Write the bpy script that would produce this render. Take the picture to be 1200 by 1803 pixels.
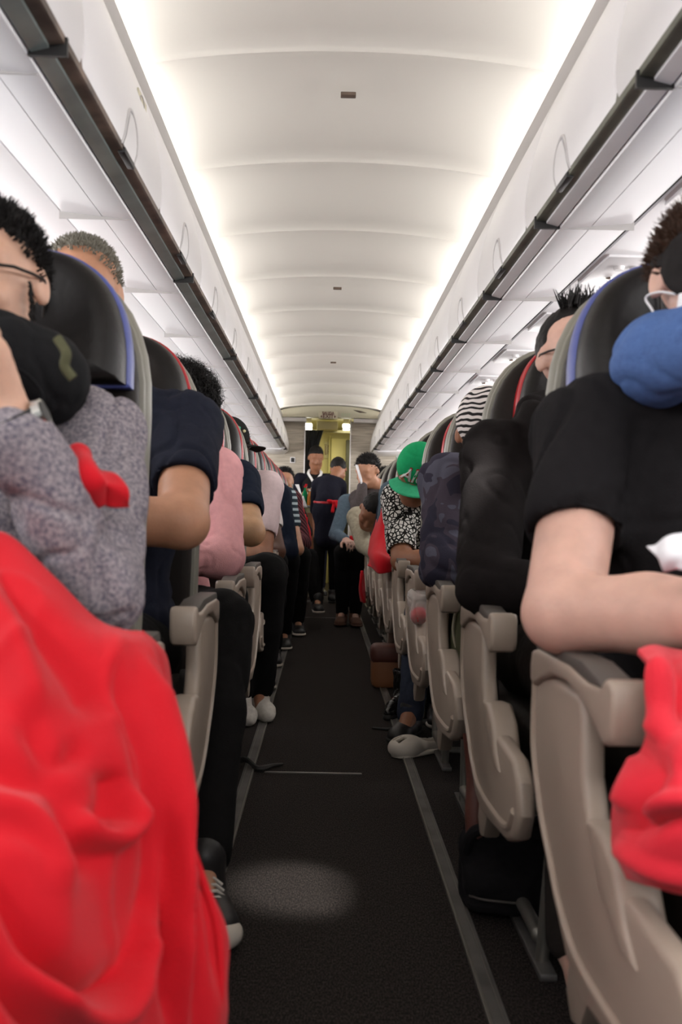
import bpy, bmesh, math, random
import numpy as np
from mathutils import Vector, Matrix, noise
random.seed(7); rng = np.random.default_rng(7)
for o in list(bpy.data.objects): bpy.data.objects.remove(o)
SC = bpy.context.scene; COL = SC.collection
PI = math.pi

# ------------------------------------------------------------------ camera, world, lights
F = 1784.0; VU, VV = 571.0, 912.0; TH = math.radians(1.2); CH = 0.83   # focal in px, vanishing point, roll, eye height
cam = bpy.data.cameras.new('camera'); camo = bpy.data.objects.new('camera', cam); COL.objects.link(camo)
cam.sensor_fit = 'VERTICAL'; cam.sensor_height = 36; cam.lens = F/1803*36
cam.shift_x = (600-VU)/1803; cam.shift_y = (VV-901.5)/1803
cam.clip_start = 0.02
st, ct = math.sin(TH), math.cos(TH)
camo.matrix_world = Matrix(((ct, -st, 0, 0), (0, 0, -1, 0), (st, ct, 0, CH), (0, 0, 0, 1)))
cam.dof.use_dof = True; cam.dof.focus_distance = 4.0; cam.dof.aperture_fstop = 5.6
SC.camera = camo
w = bpy.data.worlds.new('world'); SC.world = w; w.use_nodes = True
w.node_tree.nodes['Background'].inputs[0].default_value = (0.92, 0.95, 1.0, 1)
w.node_tree.nodes['Background'].inputs[1].default_value = 0.30
SC.view_settings.view_transform = 'Standard'; SC.view_settings.look = 'None'
SC.view_settings.exposure = 0.75; SC.view_settings.gamma = 1; SC.view_settings.use_curve_mapping = False

def area(name, loc, size, power, color=(1, 1, 1), aim=(0, 0, -1), spread=180):
    l = bpy.data.lights.new(name, 'AREA'); l.shape = 'RECTANGLE'; l.size, l.size_y = size; l.energy = power; l.color = color
    l.spread = math.radians(spread)
    o = bpy.data.objects.new(name, l); COL.objects.link(o); o.location = loc
    o.rotation_euler = Vector(aim).to_track_quat('-Z', 'Y').to_euler()
    return o
def spot(name, loc, aim, power, deg, color=(1, 1, 1), blend=0.4, r=0.02):
    l = bpy.data.lights.new(name, 'SPOT'); l.energy = power; l.spot_size = math.radians(deg); l.spot_blend = blend
    l.color = color; l.shadow_soft_size = r
    o = bpy.data.objects.new(name, l); COL.objects.link(o); o.location = loc
    o.rotation_euler = (Vector(aim)-Vector(loc)).to_track_quat('-Z', 'Y').to_euler()
    return o
CX = 0.038          # aisle centre line
BY = 11.2           # rear bulkhead
COVE_W, COVE_P = (1.0, 0.97, 0.92), 15
for s in (-1, 1):
    # cove lamps above the bins: long strips that wash the arched ceiling
    L = area('cove_light', (CX+s*0.63, 5.2, 1.957), (11.6, 0.03), COVE_P, COVE_W, spread=110)
    zc = Vector((s*0.97, 0, -0.22)).normalized()      # lamp's +Z (it shines along -Z: up and inward)
    xc = Vector((0, 1, 0)); yc = zc.cross(xc)
    L.rotation_euler = Matrix((xc, yc, zc)).transposed().to_euler()
    # side-wall lamps outboard of the service panels, shining down over the seats
    L = area('side_light', (CX+s*1.22, 5.2, 1.50), (11.6, 0.10), 34, (1.0, 0.97, 0.95))
    zc = Vector((s*0.6, 0, 0.8)).normalized(); yc = zc.cross(xc)
    L.rotation_euler = Matrix((xc, yc, zc)).transposed().to_euler()
    L = area('bin_wash_light', (CX+s*1.25, 5.2, 1.30), (11.6, 0.10), 46 if s < 0 else 42, (1.0, 0.98, 0.97))
    zc = Vector((s*0.5, 0, -0.87)).normalized(); yc = zc.cross(xc)
    L.rotation_euler = Matrix((xc, yc, zc)).transposed().to_euler()
area('galley_light', (0.1, 12.0, 1.93), (0.9, 0.5), 9, (1.0, 0.92, 0.50))
area('front_fill_light', (0.0, -0.9, 1.9), (1.6, 0.5), 14, (1.0, 0.97, 0.95), aim=(0, 0.75, -0.6))  # added fill from behind the camera, brightens the near seats and arms
spot('lap_spot', (-0.60, 0.95, 1.56), (-0.30, 1.0, 0.62), 11, 30, (1, 0.95, 0.92), 0.7)  # added spot that puts highlights on the red blanket
spot('lap_spot', (0.75, 0.55, 1.56), (0.42, 1.1, 0.62), 5, 34, (1, 0.95, 0.92), 0.7)  # second added spot, brightens the lap on the right
spot('floor_patch_spot', (CX+0.43, 2.05, 1.535), (-0.03, 2.27, 0.0), 95, 13, (1, 0.98, 0.94), 0.6, 0.05)  # added spot under the bin rail, makes the bright patch on the carpet

# ------------------------------------------------------------------ materials
def mat(name, col, rough=0.6, metal=0.0, spec=0.5, bump=0.0, bscale=200, var=0.0, vscale=40, emit=None, es=1.0, sheen=0.0, coat=0, alpha=1, sss=0):
    m = bpy.data.materials.new(name); m.use_nodes = True; nt = m.node_tree; b = nt.nodes['Principled BSDF']
    b.inputs['Base Color'].default_value = (*col, 1); b.inputs['Roughness'].default_value = rough
    b.inputs['Metallic'].default_value = metal; b.inputs['Specular IOR Level'].default_value = spec
    if sheen: b.inputs['Sheen Weight'].default_value = sheen; b.inputs['Sheen Roughness'].default_value = 0.5
    if coat: b.inputs['Coat Weight'].default_value = coat
    if sss:
        b.inputs['Subsurface Weight'].default_value = sss; b.inputs['Subsurface Radius'].default_value = (0.02, 0.008, 0.004); b.inputs['Subsurface Scale'].default_value = 0.5
    if emit: b.inputs['Emission Color'].default_value = (*emit, 1); b.inputs['Emission Strength'].default_value = es
    if alpha < 1: b.inputs['Alpha'].default_value = alpha
    if bump or var:
        tc = nt.nodes.new('ShaderNodeTexCoord')
    if bump:
        n = nt.nodes.new('ShaderNodeTexNoise'); n.inputs['Scale'].default_value = bscale; n.inputs['Detail'].default_value = 3
        nt.links.new(tc.outputs['Object'], n.inputs['Vector'])
        bp = nt.nodes.new('ShaderNodeBump'); bp.inputs['Strength'].default_value = bump; bp.inputs['Distance'].default_value = 0.002
        nt.links.new(n.outputs['Fac'], bp.inputs['Height']); nt.links.new(bp.outputs['Normal'], b.inputs['Normal'])
    if var:
        n = nt.nodes.new('ShaderNodeTexNoise'); n.inputs['Scale'].default_value = vscale; n.inputs['Detail'].default_value = 4
        nt.links.new(tc.outputs['Object'], n.inputs['Vector'])
        r = nt.nodes.new('ShaderNodeValToRGB')
        r.color_ramp.elements[0].position = 0.3; r.color_ramp.elements[1].position = 0.7
        r.color_ramp.elements[0].color = (*[max(0, c*(1-var)) for c in col], 1)
        r.color_ramp.elements[1].color = (*[min(1, c*(1+var)) for c in col], 1)
        nt.links.new(n.outputs['Fac'], r.inputs['Fac']); nt.links.new(r.outputs['Color'], b.inputs['Base Color'])
    return m
def nodes(m): return m.node_tree, m.node_tree.nodes['Principled BSDF']
M = {}
M['shell'] = mat('white_plastic', (0.80, 0.785, 0.80), 0.35)
M['ceiling'] = mat('ceiling_plastic', (0.84, 0.81, 0.76), 0.5)
M['valance'] = mat('valance_plastic', (0.62, 0.60, 0.60), 0.5)
M['seam'] = mat('seam_grey', (0.45, 0.43, 0.42), 0.6)
M['black'] = mat('black_plastic', (0.012, 0.011, 0.011), 0.5)
M['teal'] = mat('grey_green_rail', (0.27, 0.315, 0.30), 0.3, 0.3, var=0.3, vscale=6)
M['brownstrip'] = mat('dark_bronze_strip', (0.12, 0.085, 0.065), 0.5, var=0.6, vscale=14)
M['olive'] = mat('olive_strip', (0.10, 0.10, 0.075), 0.45, var=0.4, vscale=10)
M['service'] = mat('service_panel_plastic', (0.80, 0.79, 0.81), 0.4)
M['armgrey'] = mat('armrest_plastic', (0.37, 0.30, 0.24), 0.36, bump=0.25, bscale=500)
M['armpad'] = mat('armrest_pad', (0.085, 0.075, 0.065), 0.55)
M['rim'] = mat('seat_shell_plastic', (0.20, 0.19, 0.155), 0.45)
M['leather'] = mat('dark_brown_leather', (0.016, 0.012, 0.010), 0.55, spec=0.18, bump=0.3, bscale=120)
M['headleather'] = mat('black_leather', (0.008, 0.0065, 0.006), 0.42, spec=0.28, bump=0.3, bscale=90)
M['blue'] = mat('blue_leather', (0.075, 0.095, 0.30), 0.42, bump=0.3, bscale=90)
M['redleather'] = mat('red_leather', (0.42, 0.012, 0.02), 0.3, bump=0.3, bscale=90)
M['metal'] = mat('seat_tube_metal', (0.34, 0.33, 0.29), 0.35, 0.7)
M['track'] = mat('track_metal', (0.20, 0.19, 0.18), 0.42, 0.6, var=0.35, vscale=7)
M['trackedge'] = mat('track_edge_metal', (0.34, 0.32, 0.28), 0.35, 0.8)
M['chrome'] = mat('chrome', (0.7, 0.68, 0.62), 0.2, 1.0)
M['white'] = mat('white_cloth', (0.78, 0.77, 0.76), 0.7)
M['paper'] = mat('white_paper', (0.85, 0.85, 0.88), 0.6)
M['red'] = mat('red_fleece', (0.58, 0.005, 0.014), 0.8, bump=0.5, bscale=420, sheen=0.10, spec=0.2)
M['redB'] = mat('coral_red_cloth', (0.72, 0.022, 0.040), 0.8, bump=0.5, bscale=420, sheen=0.12, spec=0.2)
M['signwhite'] = mat('sign_white', (0.62, 0.58, 0.44), 0.5)
M['signred'] = mat('sign_dark_red', (0.10, 0.01, 0.015), 0.5)
M['exitgreen'] = mat('pale_green_letters', (0.45, 0.56, 0.38), 0.5)
M['lampglow'] = mat('lamp_glow', (1, 1, 1), emit=(1.0, 0.98, 0.88), es=4)
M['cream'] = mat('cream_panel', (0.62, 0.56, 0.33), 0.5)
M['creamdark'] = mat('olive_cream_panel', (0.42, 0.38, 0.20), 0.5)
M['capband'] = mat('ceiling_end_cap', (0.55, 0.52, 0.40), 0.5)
M['curtain'] = mat('charcoal_curtain', (0.025, 0.026, 0.028), 0.8)
M['rubber'] = mat('black_rubber', (0.015, 0.014, 0.013), 0.6)
# carpet
m = mat('dark_carpet', (0.012, 0.010, 0.009), 0.95, spec=0.2, bump=0.9, bscale=260); M['carpet'] = m
nt, b = nodes(m)
tc = nt.nodes.new('ShaderNodeTexCoord'); mp = nt.nodes.new('ShaderNodeMapping'); mp.inputs['Scale'].default_value = (420, 130, 1)
n = nt.nodes.new('ShaderNodeTexNoise'); n.inputs['Scale'].default_value = 1.0; n.inputs['Detail'].default_value = 2
r = nt.nodes.new('ShaderNodeValToRGB'); e = r.color_ramp.elements
e[0].position = 0.42; e[0].color = (0.006, 0.0045, 0.004, 1); e[1].position = 0.75; e[1].color = (0.075, 0.060, 0.052, 1)
nt.links.new(tc.outputs['Object'], mp.inputs['Vector']); nt.links.new(mp.outputs[0], n.inputs['Vector'])
nt.links.new(n.outputs['Fac'], r.inputs['Fac']); nt.links.new(r.outputs[0], b.inputs['Base Color'])
# bulkhead laminate with fine horizontal grain
m = mat('bulkhead_laminate', (0.26, 0.225, 0.20), 0.6); M['bulk'] = m
nt, b = nodes(m)
tc = nt.nodes.new('ShaderNodeTexCoord'); mp = nt.nodes.new('ShaderNodeMapping'); mp.inputs['Scale'].default_value = (5, 1, 75)
n = nt.nodes.new('ShaderNodeTexNoise'); n.inputs['Scale'].default_value = 1.0; n.inputs['Detail'].default_value = 6
r = nt.nodes.new('ShaderNodeValToRGB'); e = r.color_ramp.elements
e[0].position = 0.3; e[0].color = (0.34, 0.295, 0.235, 1); e[1].position = 0.7; e[1].color = (0.58, 0.52, 0.43, 1)
nt.links.new(tc.outputs['Object'], mp.inputs['Vector']); nt.links.new(mp.outputs[0], n.inputs['Vector'])
nt.links.new(n.outputs['Fac'], r.inputs['Fac']); nt.links.new(r.outputs[0], b.inputs['Base Color'])

def fabric(name, col, var=0.12, vs=60, bump=0.5, bs=350, sheen=0.0, rough=0.9): return mat(name, col, rough, bump=bump, bscale=bs, var=var, vscale=vs, sheen=sheen, spec=0.12)
M['navy'] = fabric('navy_cotton', (0.013, 0.015, 0.026))
M['navyB'] = fabric('deep_navy_knit', (0.008, 0.012, 0.024))
M['blackcotton'] = fabric('black_cotton', (0.012, 0.011, 0.012))
M['blackhoodie'] = fabric('black_fleece', (0.009, 0.007, 0.007))
M['blackpants'] = fabric('black_trouser_cloth', (0.006, 0.0055, 0.0055))
M['darkpants'] = fabric('dark_brown_trouser_cloth', (0.03, 0.025, 0.022))
M['jeans'] = fabric('dark_denim', (0.03, 0.036, 0.055))
M['pink'] = fabric('pink_cotton', (0.72, 0.36, 0.37), var=0.05)
M['palepink'] = fabric('pale_pink_cotton', (0.66, 0.52, 0.53), var=0.05)
M['whitetee'] = fabric('white_cotton', (0.72, 0.68, 0.66), var=0.05)
M['teal_shirt'] = fabric('slate_teal_cotton', (0.07, 0.10, 0.125))
M['bluegrey'] = fabric('blue_grey_cotton', (0.10, 0.145, 0.185))
M['beige'] = fabric('beige_knit', (0.40, 0.36, 0.27))
M['greybrown'] = fabric('grey_brown_cotton', (0.09, 0.075, 0.075))
M['uniform'] = fabric('dark_navy_uniform', (0.010, 0.010, 0.018))
M['pillowblack'] = fabric('black_pillow_fleece', (0.010, 0.010, 0.011))
M['pillowblue'] = fabric('blue_pillow_fabric', (0.075, 0.14, 0.33), var=0.1, vs=120, rough=0.8)
M['eyemask'] = fabric('black_mask_fabric', (0.02, 0.018, 0.018))
M['capgreen'] = fabric('green_cap_cotton', (0.01, 0.27, 0.10), var=0.08)
M['capgreenlight'] = fabric('light_green_cap_cotton', (0.05, 0.42, 0.21), var=0.08)
M['capblack'] = fabric('black_cap_cotton', (0.014, 0.013, 0.012))
M['oliveback'] = fabric('olive_bag_cloth', (0.09, 0.09, 0.05))
# grey heather sweatshirt
m = fabric('grey_heather', (0.22, 0.20, 0.23), var=0.0); M['heather'] = m
nt, b = nodes(m); tc = nt.nodes.new('ShaderNodeTexCoord')
n = nt.nodes.new('ShaderNodeTexNoise'); n.inputs['Scale'].default_value = 190; n.inputs['Detail'].default_value = 5; n.inputs['Roughness'].default_value = 0.65
r = nt.nodes.new('ShaderNodeValToRGB'); e = r.color_ramp.elements
e[0].position = 0.36; e[0].color = (0.11, 0.10, 0.135, 1); e[1].position = 0.64; e[1].color = (0.36, 0.32, 0.33, 1)
nt.links.new(tc.outputs['Object'], n.inputs['Vector']); nt.links.new(n.outputs['Fac'], r.inputs['Fac']); nt.links.new(r.outputs[0], b.inputs['Base Color'])
# camouflage
m = fabric('dark_camouflage', (0.08, 0.08, 0.1), var=0.0); M['camo'] = m
nt, b = nodes(m); tc = nt.nodes.new('ShaderNodeTexCoord'); n = nt.nodes.new('ShaderNodeTexNoise'); n.inputs['Scale'].default_value = 9; n.inputs['Detail'].default_value = 1.5
n.inputs['Distortion'].default_value = 0.8
r = nt.nodes.new('ShaderNodeValToRGB'); r.color_ramp.interpolation = 'CONSTANT'; e = r.color_ramp.elements
e[0].position = 0; e[0].color = (0.028, 0.026, 0.042, 1); e[1].position = 0.44; e[1].color = (0.055, 0.045, 0.062, 1)
x = e.new(0.52); x.color = (0.085, 0.085, 0.115, 1); x = e.new(0.62); x.color = (0.035, 0.032, 0.05, 1)
nt.links.new(tc.outputs['Object'], n.inputs['Vector']); nt.links.new(n.outputs['Fac'], r.inputs['Fac']); nt.links.new(r.outputs[0], b.inputs['Base Color'])
# black scribbles on white
m = fabric('black_and_white_print', (0.7, 0.68, 0.64), var=0.0); M['scribble'] = m
nt, b = nodes(m); tc = nt.nodes.new('ShaderNodeTexCoord'); v = nt.nodes.new('ShaderNodeTexVoronoi'); v.feature = 'DISTANCE_TO_EDGE'; v.inputs['Scale'].default_value = 52
r = nt.nodes.new('ShaderNodeValToRGB'); r.color_ramp.interpolation = 'CONSTANT'; e = r.color_ramp.elements
e[0].position = 0; e[0].color = (0.012, 0.011, 0.010, 1); e[1].position = 0.13; e[1].color = (0.66, 0.64, 0.60, 1)
nt.links.new(tc.outputs['Object'], v.inputs['Vector']); nt.links.new(v.outputs['Distance'], r.inputs['Fac']); nt.links.new(r.outputs[0], b.inputs['Base Color'])
def stripe_mat(name, c1, c2, scale, dirn='Z', dist=0.0, pos=0.5):
    m = fabric(name, c1, var=0.0); nt, b = nodes(m); tc = nt.nodes.new('ShaderNodeTexCoord'); v = nt.nodes.new('ShaderNodeTexWave')
    v.bands_direction = dirn; v.inputs['Scale'].default_value = scale; v.inputs['Distortion'].default_value = dist; v.inputs['Detail'].default_value = 1
    r = nt.nodes.new('ShaderNodeValToRGB'); r.color_ramp.interpolation = 'CONSTANT'; e = r.color_ramp.elements
    e[0].position = 0; e[0].color = (*c1, 1); e[1].position = pos; e[1].color = (*c2, 1)
    nt.links.new(tc.outputs['Object'], v.inputs['Vector']); nt.links.new(v.outputs['Fac'], r.inputs['Fac']); nt.links.new(r.outputs[0], b.inputs['Base Color'])
    return m
M['wavy'] = stripe_mat('wavy_black_white_stripes', (0.02, 0.018, 0.018), (0.68, 0.62, 0.60), 20, 'Z', 5.0, 0.42)
M['striped'] = stripe_mat('teal_white_stripes', (0.02, 0.03, 0.04), (0.35, 0.42, 0.45), 8, 'Z', 0.4, 0.6)
M['plaid'] = stripe_mat('dark_red_plaid', (0.035, 0.012, 0.015), (0.16, 0.05, 0.06), 14, 'DIAGONAL', 1.0, 0.6)
def skinmat(name, c): return mat(name, c, 0.5, bump=0.25, bscale=160, var=0.10, vscale=25, spec=0.4, sss=0.12)
M['skinA'] = skinmat('light_skin', (0.56, 0.33, 0.235))
M['skinB'] = skinmat('tan_skin', (0.47, 0.235, 0.14))
M['skinC'] = skinmat('brown_skin', (0.30, 0.13, 0.07))
M['skinD'] = skinmat('dark_brown_skin', (0.085, 0.038, 0.022))
M['skinE'] = skinmat('fair_skin', (0.62, 0.38, 0.30))
M['skinF'] = skinmat('olive_skin', (0.42, 0.24, 0.13))
M['hairblack'] = mat('black_hair', (0.008, 0.0065, 0.006), 0.6, spec=0.2, bump=0.6, bscale=150)
M['hairbrown'] = mat('brown_hair', (0.05, 0.024, 0.014), 0.55, spec=0.3, bump=0.6, bscale=150)
M['hairgrey'] = mat('grey_hair', (0.16, 0.145, 0.11), 0.5, bump=0.6, bscale=150)
M['eyewhite'] = mat('eye_white', (0.7, 0.66, 0.62), 0.2)
M['iris'] = mat('dark_iris', (0.02, 0.012, 0.008), 0.1)
M['glass'] = mat('lens_glass', (0.9, 0.95, 0.95), 0.02, alpha=0.12)
M['frameblack'] = mat('glasses_frame', (0.01, 0.01, 0.01), 0.3)
M['shoewhite'] = mat('white_rubber', (0.62, 0.56, 0.48), 0.6)
M['shoeblack'] = mat('black_shoe_leather', (0.014, 0.012, 0.012), 0.45)
M['shoebrown'] = mat('brown_suede', (0.12, 0.055, 0.035), 0.8)
M['sock'] = fabric('white_sock_knit', (0.60, 0.56, 0.50))
M['tanleather'] = mat('tan_leather', (0.26, 0.10, 0.04), 0.5)
M['darkred'] = mat('maroon_leather', (0.10, 0.03, 0.02), 0.5, bump=0.3)
M['plasticbag'] = mat('clear_plastic_film', (0.8, 0.78, 0.75), 0.12, alpha=0.35, bump=0.8, bscale=60)

# ------------------------------------------------------------------ helpers
def at(u, v, Y):
    """pixel of the photograph at depth Y -> world point"""
    p = (u-VU)/F*Y; q = -(v-VV)/F*Y
    return Vector((p*ct - q*st, Y, CH + p*st + q*ct))
def link(name, me, m=None, parent=None, smooth=True):
    o = bpy.data.objects.new(name, me); COL.objects.link(o)
    if m is not None:
        for mm in (m if isinstance(m, (list, tuple)) else [m]): me.materials.append(mm)
    if smooth and len(me.polygons): me.polygons.foreach_set('use_smooth', [True]*len(me.polygons))
    if parent: o.parent = parent
    return o
def root(name, loc, label, cat, group=None):
    o = bpy.data.objects.new(name, None); COL.objects.link(o); o.location = loc; o.empty_display_size = 0.05
    o['label'] = label; o['category'] = cat
    if group: o['group'] = group
    return o
def tag(o, label, cat, group=None):
    o['label'] = label; o['category'] = cat
    if group: o['group'] = group
    return o
def struct(o): o['kind'] = 'structure'; return o
def sharpen(o, deg=35):
    me = o.data
    bm = bmesh.new(); bm.from_mesh(me); bm.normal_update()
    for e in bm.edges:
        if len(e.link_faces) == 2 and e.calc_face_angle(0) > math.radians(deg): e.smooth = False
    bm.to_mesh(me); bm.free(); return o
def poly_prism(pts, plane, t0, t1, bev=0.0, seg=2):
    """closed 2D outline extruded: plane 'yz' extrudes along x, 'xz' along y, 'xy' along z"""
    bm = bmesh.new()
    def mk(p, t): return {'yz': (t, p[0], p[1]), 'xz': (p[0], t, p[1]), 'xy': (p[0], p[1], t)}[plane]
    a = [bm.verts.new(mk(p, t0)) for p in pts]; b2 = [bm.verts.new(mk(p, t1)) for p in pts]
    n = len(pts); bm.faces.new(a); bm.faces.new(b2[::-1])
    cap_e = []
    for i in range(n): bm.faces.new((a[i], b2[i], b2[(i+1) % n], a[(i+1) % n]))
    bm.normal_update()
    bmesh.ops.recalc_face_normals(bm, faces=bm.faces)
    if bev:
        es = [e for e in bm.edges if (e.verts[0] in a and e.verts[1] in a) or (e.verts[0] in b2 and e.verts[1] in b2)]
        bmesh.ops.bevel(bm, geom=es, offset=bev, segments=seg, profile=0.5, affect='EDGES', clamp_overlap=True)
    return bm
def bm_obj(name, bm, m, parent=None, smooth=True, sh=40):
    me = bpy.data.meshes.new(name); bm.to_mesh(me); bm.free()
    o = link(name, me, m, parent, smooth)
    if smooth: sharpen(o, sh)
    return o
def box_bm(x0, x1, y0, y1, z0, z1, bev=0.0, seg=2, bm=None):
    b2 = bmesh.new(); bmesh.ops.create_cube(b2, size=1)
    for v in b2.verts: v.co = Vector(((x0+x1)/2+v.co.x*(x1-x0), (y0+y1)/2+v.co.y*(y1-y0), (z0+z1)/2+v.co.z*(z1-z0)))
    if bev: bmesh.ops.bevel(b2, geom=b2.edges[:], offset=bev, segments=seg, profile=0.5, affect='EDGES')
    if bm is None: return b2
    me = bpy.data.meshes.new('t'); b2.to_mesh(me); b2.free(); bm.from_mesh(me); bpy.data.meshes.remove(me); return bm
def catmull(P, n):
    P = [Vector(p) for p in P]; out = []
    for i in range(len(P)-1):
        p0 = P[i-1] if i else P[0]*2-P[1]; p1, p2 = P[i], P[i+1]; p3 = P[i+2] if i+2 < len(P) else P[-1]*2-P[-2]
        for k in range(n):
            t = k/n; out.append(0.5*((2*p1)+(p2-p0)*t+(2*p0-5*p1+4*p2-p3)*t*t+(3*p1-p0-3*p2+p3)*t**3))
    out.append(P[-1]); return out
def tube_bm(pts, r, seg=10, bm=None, closed=False, cap=True, squash=1.0):
    bm = bm or bmesh.new(); pts = [Vector(p) for p in pts]; n = len(pts); rings = []
    up = Vector((0.13, 0.21, 0.97)).normalized(); prev = None
    for i, p in enumerate(pts):
        d = (pts[(i+1) % n if closed else min(i+1, n-1)] - pts[(i-1) % n if closed else max(i-1, 0)])
        d.normalize()
        if prev is None: a = d.cross(up).normalized()
        else: a = (prev - d*prev.dot(d)).normalized()
        prev = a; b2 = d.cross(a); rr = r[i] if hasattr(r, '__len__') else r
        rings.append([bm.verts.new(p+a*math.cos(2*PI*k/seg)*rr+b2*math.sin(2*PI*k/seg)*rr*squash) for k in range(seg)])
    for i in range(n if closed else n-1):
        A, B = rings[i], rings[(i+1) % n]
        for k in range(seg): bm.faces.new((A[k], A[(k+1) % seg], B[(k+1) % seg], B[k]))
    if cap and not closed: bm.faces.new(rings[0][::-1]); bm.faces.new(rings[-1])
    return bm
def text_obj(s, size, m, loc, rot, parent=None, name='lettering', extrude=0.0005, shear=0.0, offset=0.0):
    cu = bpy.data.curves.new('t', 'FONT'); cu.body = s; cu.size = size; cu.extrude = extrude; cu.align_x = 'CENTER'; cu.align_y = 'CENTER'; cu.shear = shear; cu.offset = offset
    o = bpy.data.objects.new('t', cu); COL.objects.link(o)
    dg = bpy.context.evaluated_depsgraph_get(); me = bpy.data.meshes.new_from_object(o.evaluated_get(dg)); bpy.data.objects.remove(o)
    o = link(name, me, m, None, False); o.location = loc; o.rotation_euler = rot
    if parent: o.parent = parent; o.matrix_parent_inverse = Matrix.Translation(-parent.location)
    return o

# ---- implicit surfaces: smooth unions of capsules / ellipsoids / boxes meshed with surface nets
def cap(a, b, ra, rb=None, k=0.02, s='+'): return ('cap', np.array(a, float), np.array(b, float), ra, ra if rb is None else rb, k, s)
def ell(c, r, R=None, k=0.02, s='+'): return ('ell', np.array(c, float), np.array(r if hasattr(r, '__len__') else (r, r, r), float), np.eye(3) if R is None else np.array(R), None, k, s)
def rbox(c, h, rr, R=None, k=0.01, s='+'): return ('box', np.array(c, float), np.array(h, float), np.eye(3) if R is None else np.array(R), rr, k, s)
def tor(c, R0, r, R=None, k=0.02, s='+', gap=None): return ('tor', np.array(c, float), (R0, r, gap), np.eye(3) if R is None else np.array(R), None, k, s)
def bounds(op):
    if op[0] == 'cap':
        m = max(op[3], op[4]); return np.minimum(op[1], op[2])-m, np.maximum(op[1], op[2])+m
    if op[0] == 'ell': m = np.sqrt(((op[3]*op[2])**2).sum(1)); return op[1]-m, op[1]+m
    if op[0] == 'box': m = (np.abs(op[3])*op[2]).sum(1)+op[4]; return op[1]-m, op[1]+m
    if op[0] == 'tor': m = op[2][0]+op[2][1]; return op[1]-m, op[1]+m
def dist(op, X, Y, Z):
    if op[0] == 'cap':
        a, b = op[1], op[2]; ba = b-a; L = max(1e-9, (ba**2).sum())
        h = np.clip(((X-a[0])*ba[0]+(Y-a[1])*ba[1]+(Z-a[2])*ba[2])/L, 0, 1)
        return np.sqrt((X-a[0]-h*ba[0])**2+(Y-a[1]-h*ba[1])**2+(Z-a[2]-h*ba[2])**2)-(op[3]+(op[4]-op[3])*h)
    c, R = op[1], op[3]; x, y, z = X-c[0], Y-c[1], Z-c[2]
    px = R[0, 0]*x+R[1, 0]*y+R[2, 0]*z; py = R[0, 1]*x+R[1, 1]*y+R[2, 1]*z; pz = R[0, 2]*x+R[1, 2]*y+R[2, 2]*z
    if op[0] == 'ell':
        r = op[2]; k0 = np.sqrt((px/r[0])**2+(py/r[1])**2+(pz/r[2])**2); k1 = np.sqrt((px/r[0]**2)**2+(py/r[1]**2)**2+(pz/r[2]**2)**2)+1e-9
        return k0*(k0-1)/k1
    if op[0] == 'box':
        h = op[2]; qx, qy, qz = abs(px)-h[0], abs(py)-h[1], abs(pz)-h[2]
        return np.sqrt(np.maximum(qx, 0)**2+np.maximum(qy, 0)**2+np.maximum(qz, 0)**2)+np.minimum(np.maximum(qx, np.maximum(qy, qz)), 0)-op[4]
    R0, r, gap = op[2]
    if gap:    # opening towards local +y, half angle 'gap'
        an = np.arctan2(px, py); over = np.abs(an) < gap
        ex, ey = R0*math.sin(gap), R0*math.cos(gap)
        dend = np.sqrt((abs(px)-ex)**2+(py-ey)**2+pz**2)-r
        dt = np.sqrt((np.sqrt(px**2+py**2)-R0)**2+pz**2)-r
        return np.where(over, dend, dt)
    return np.sqrt((np.sqrt(px**2+py**2)-R0)**2+pz**2)-r
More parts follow.
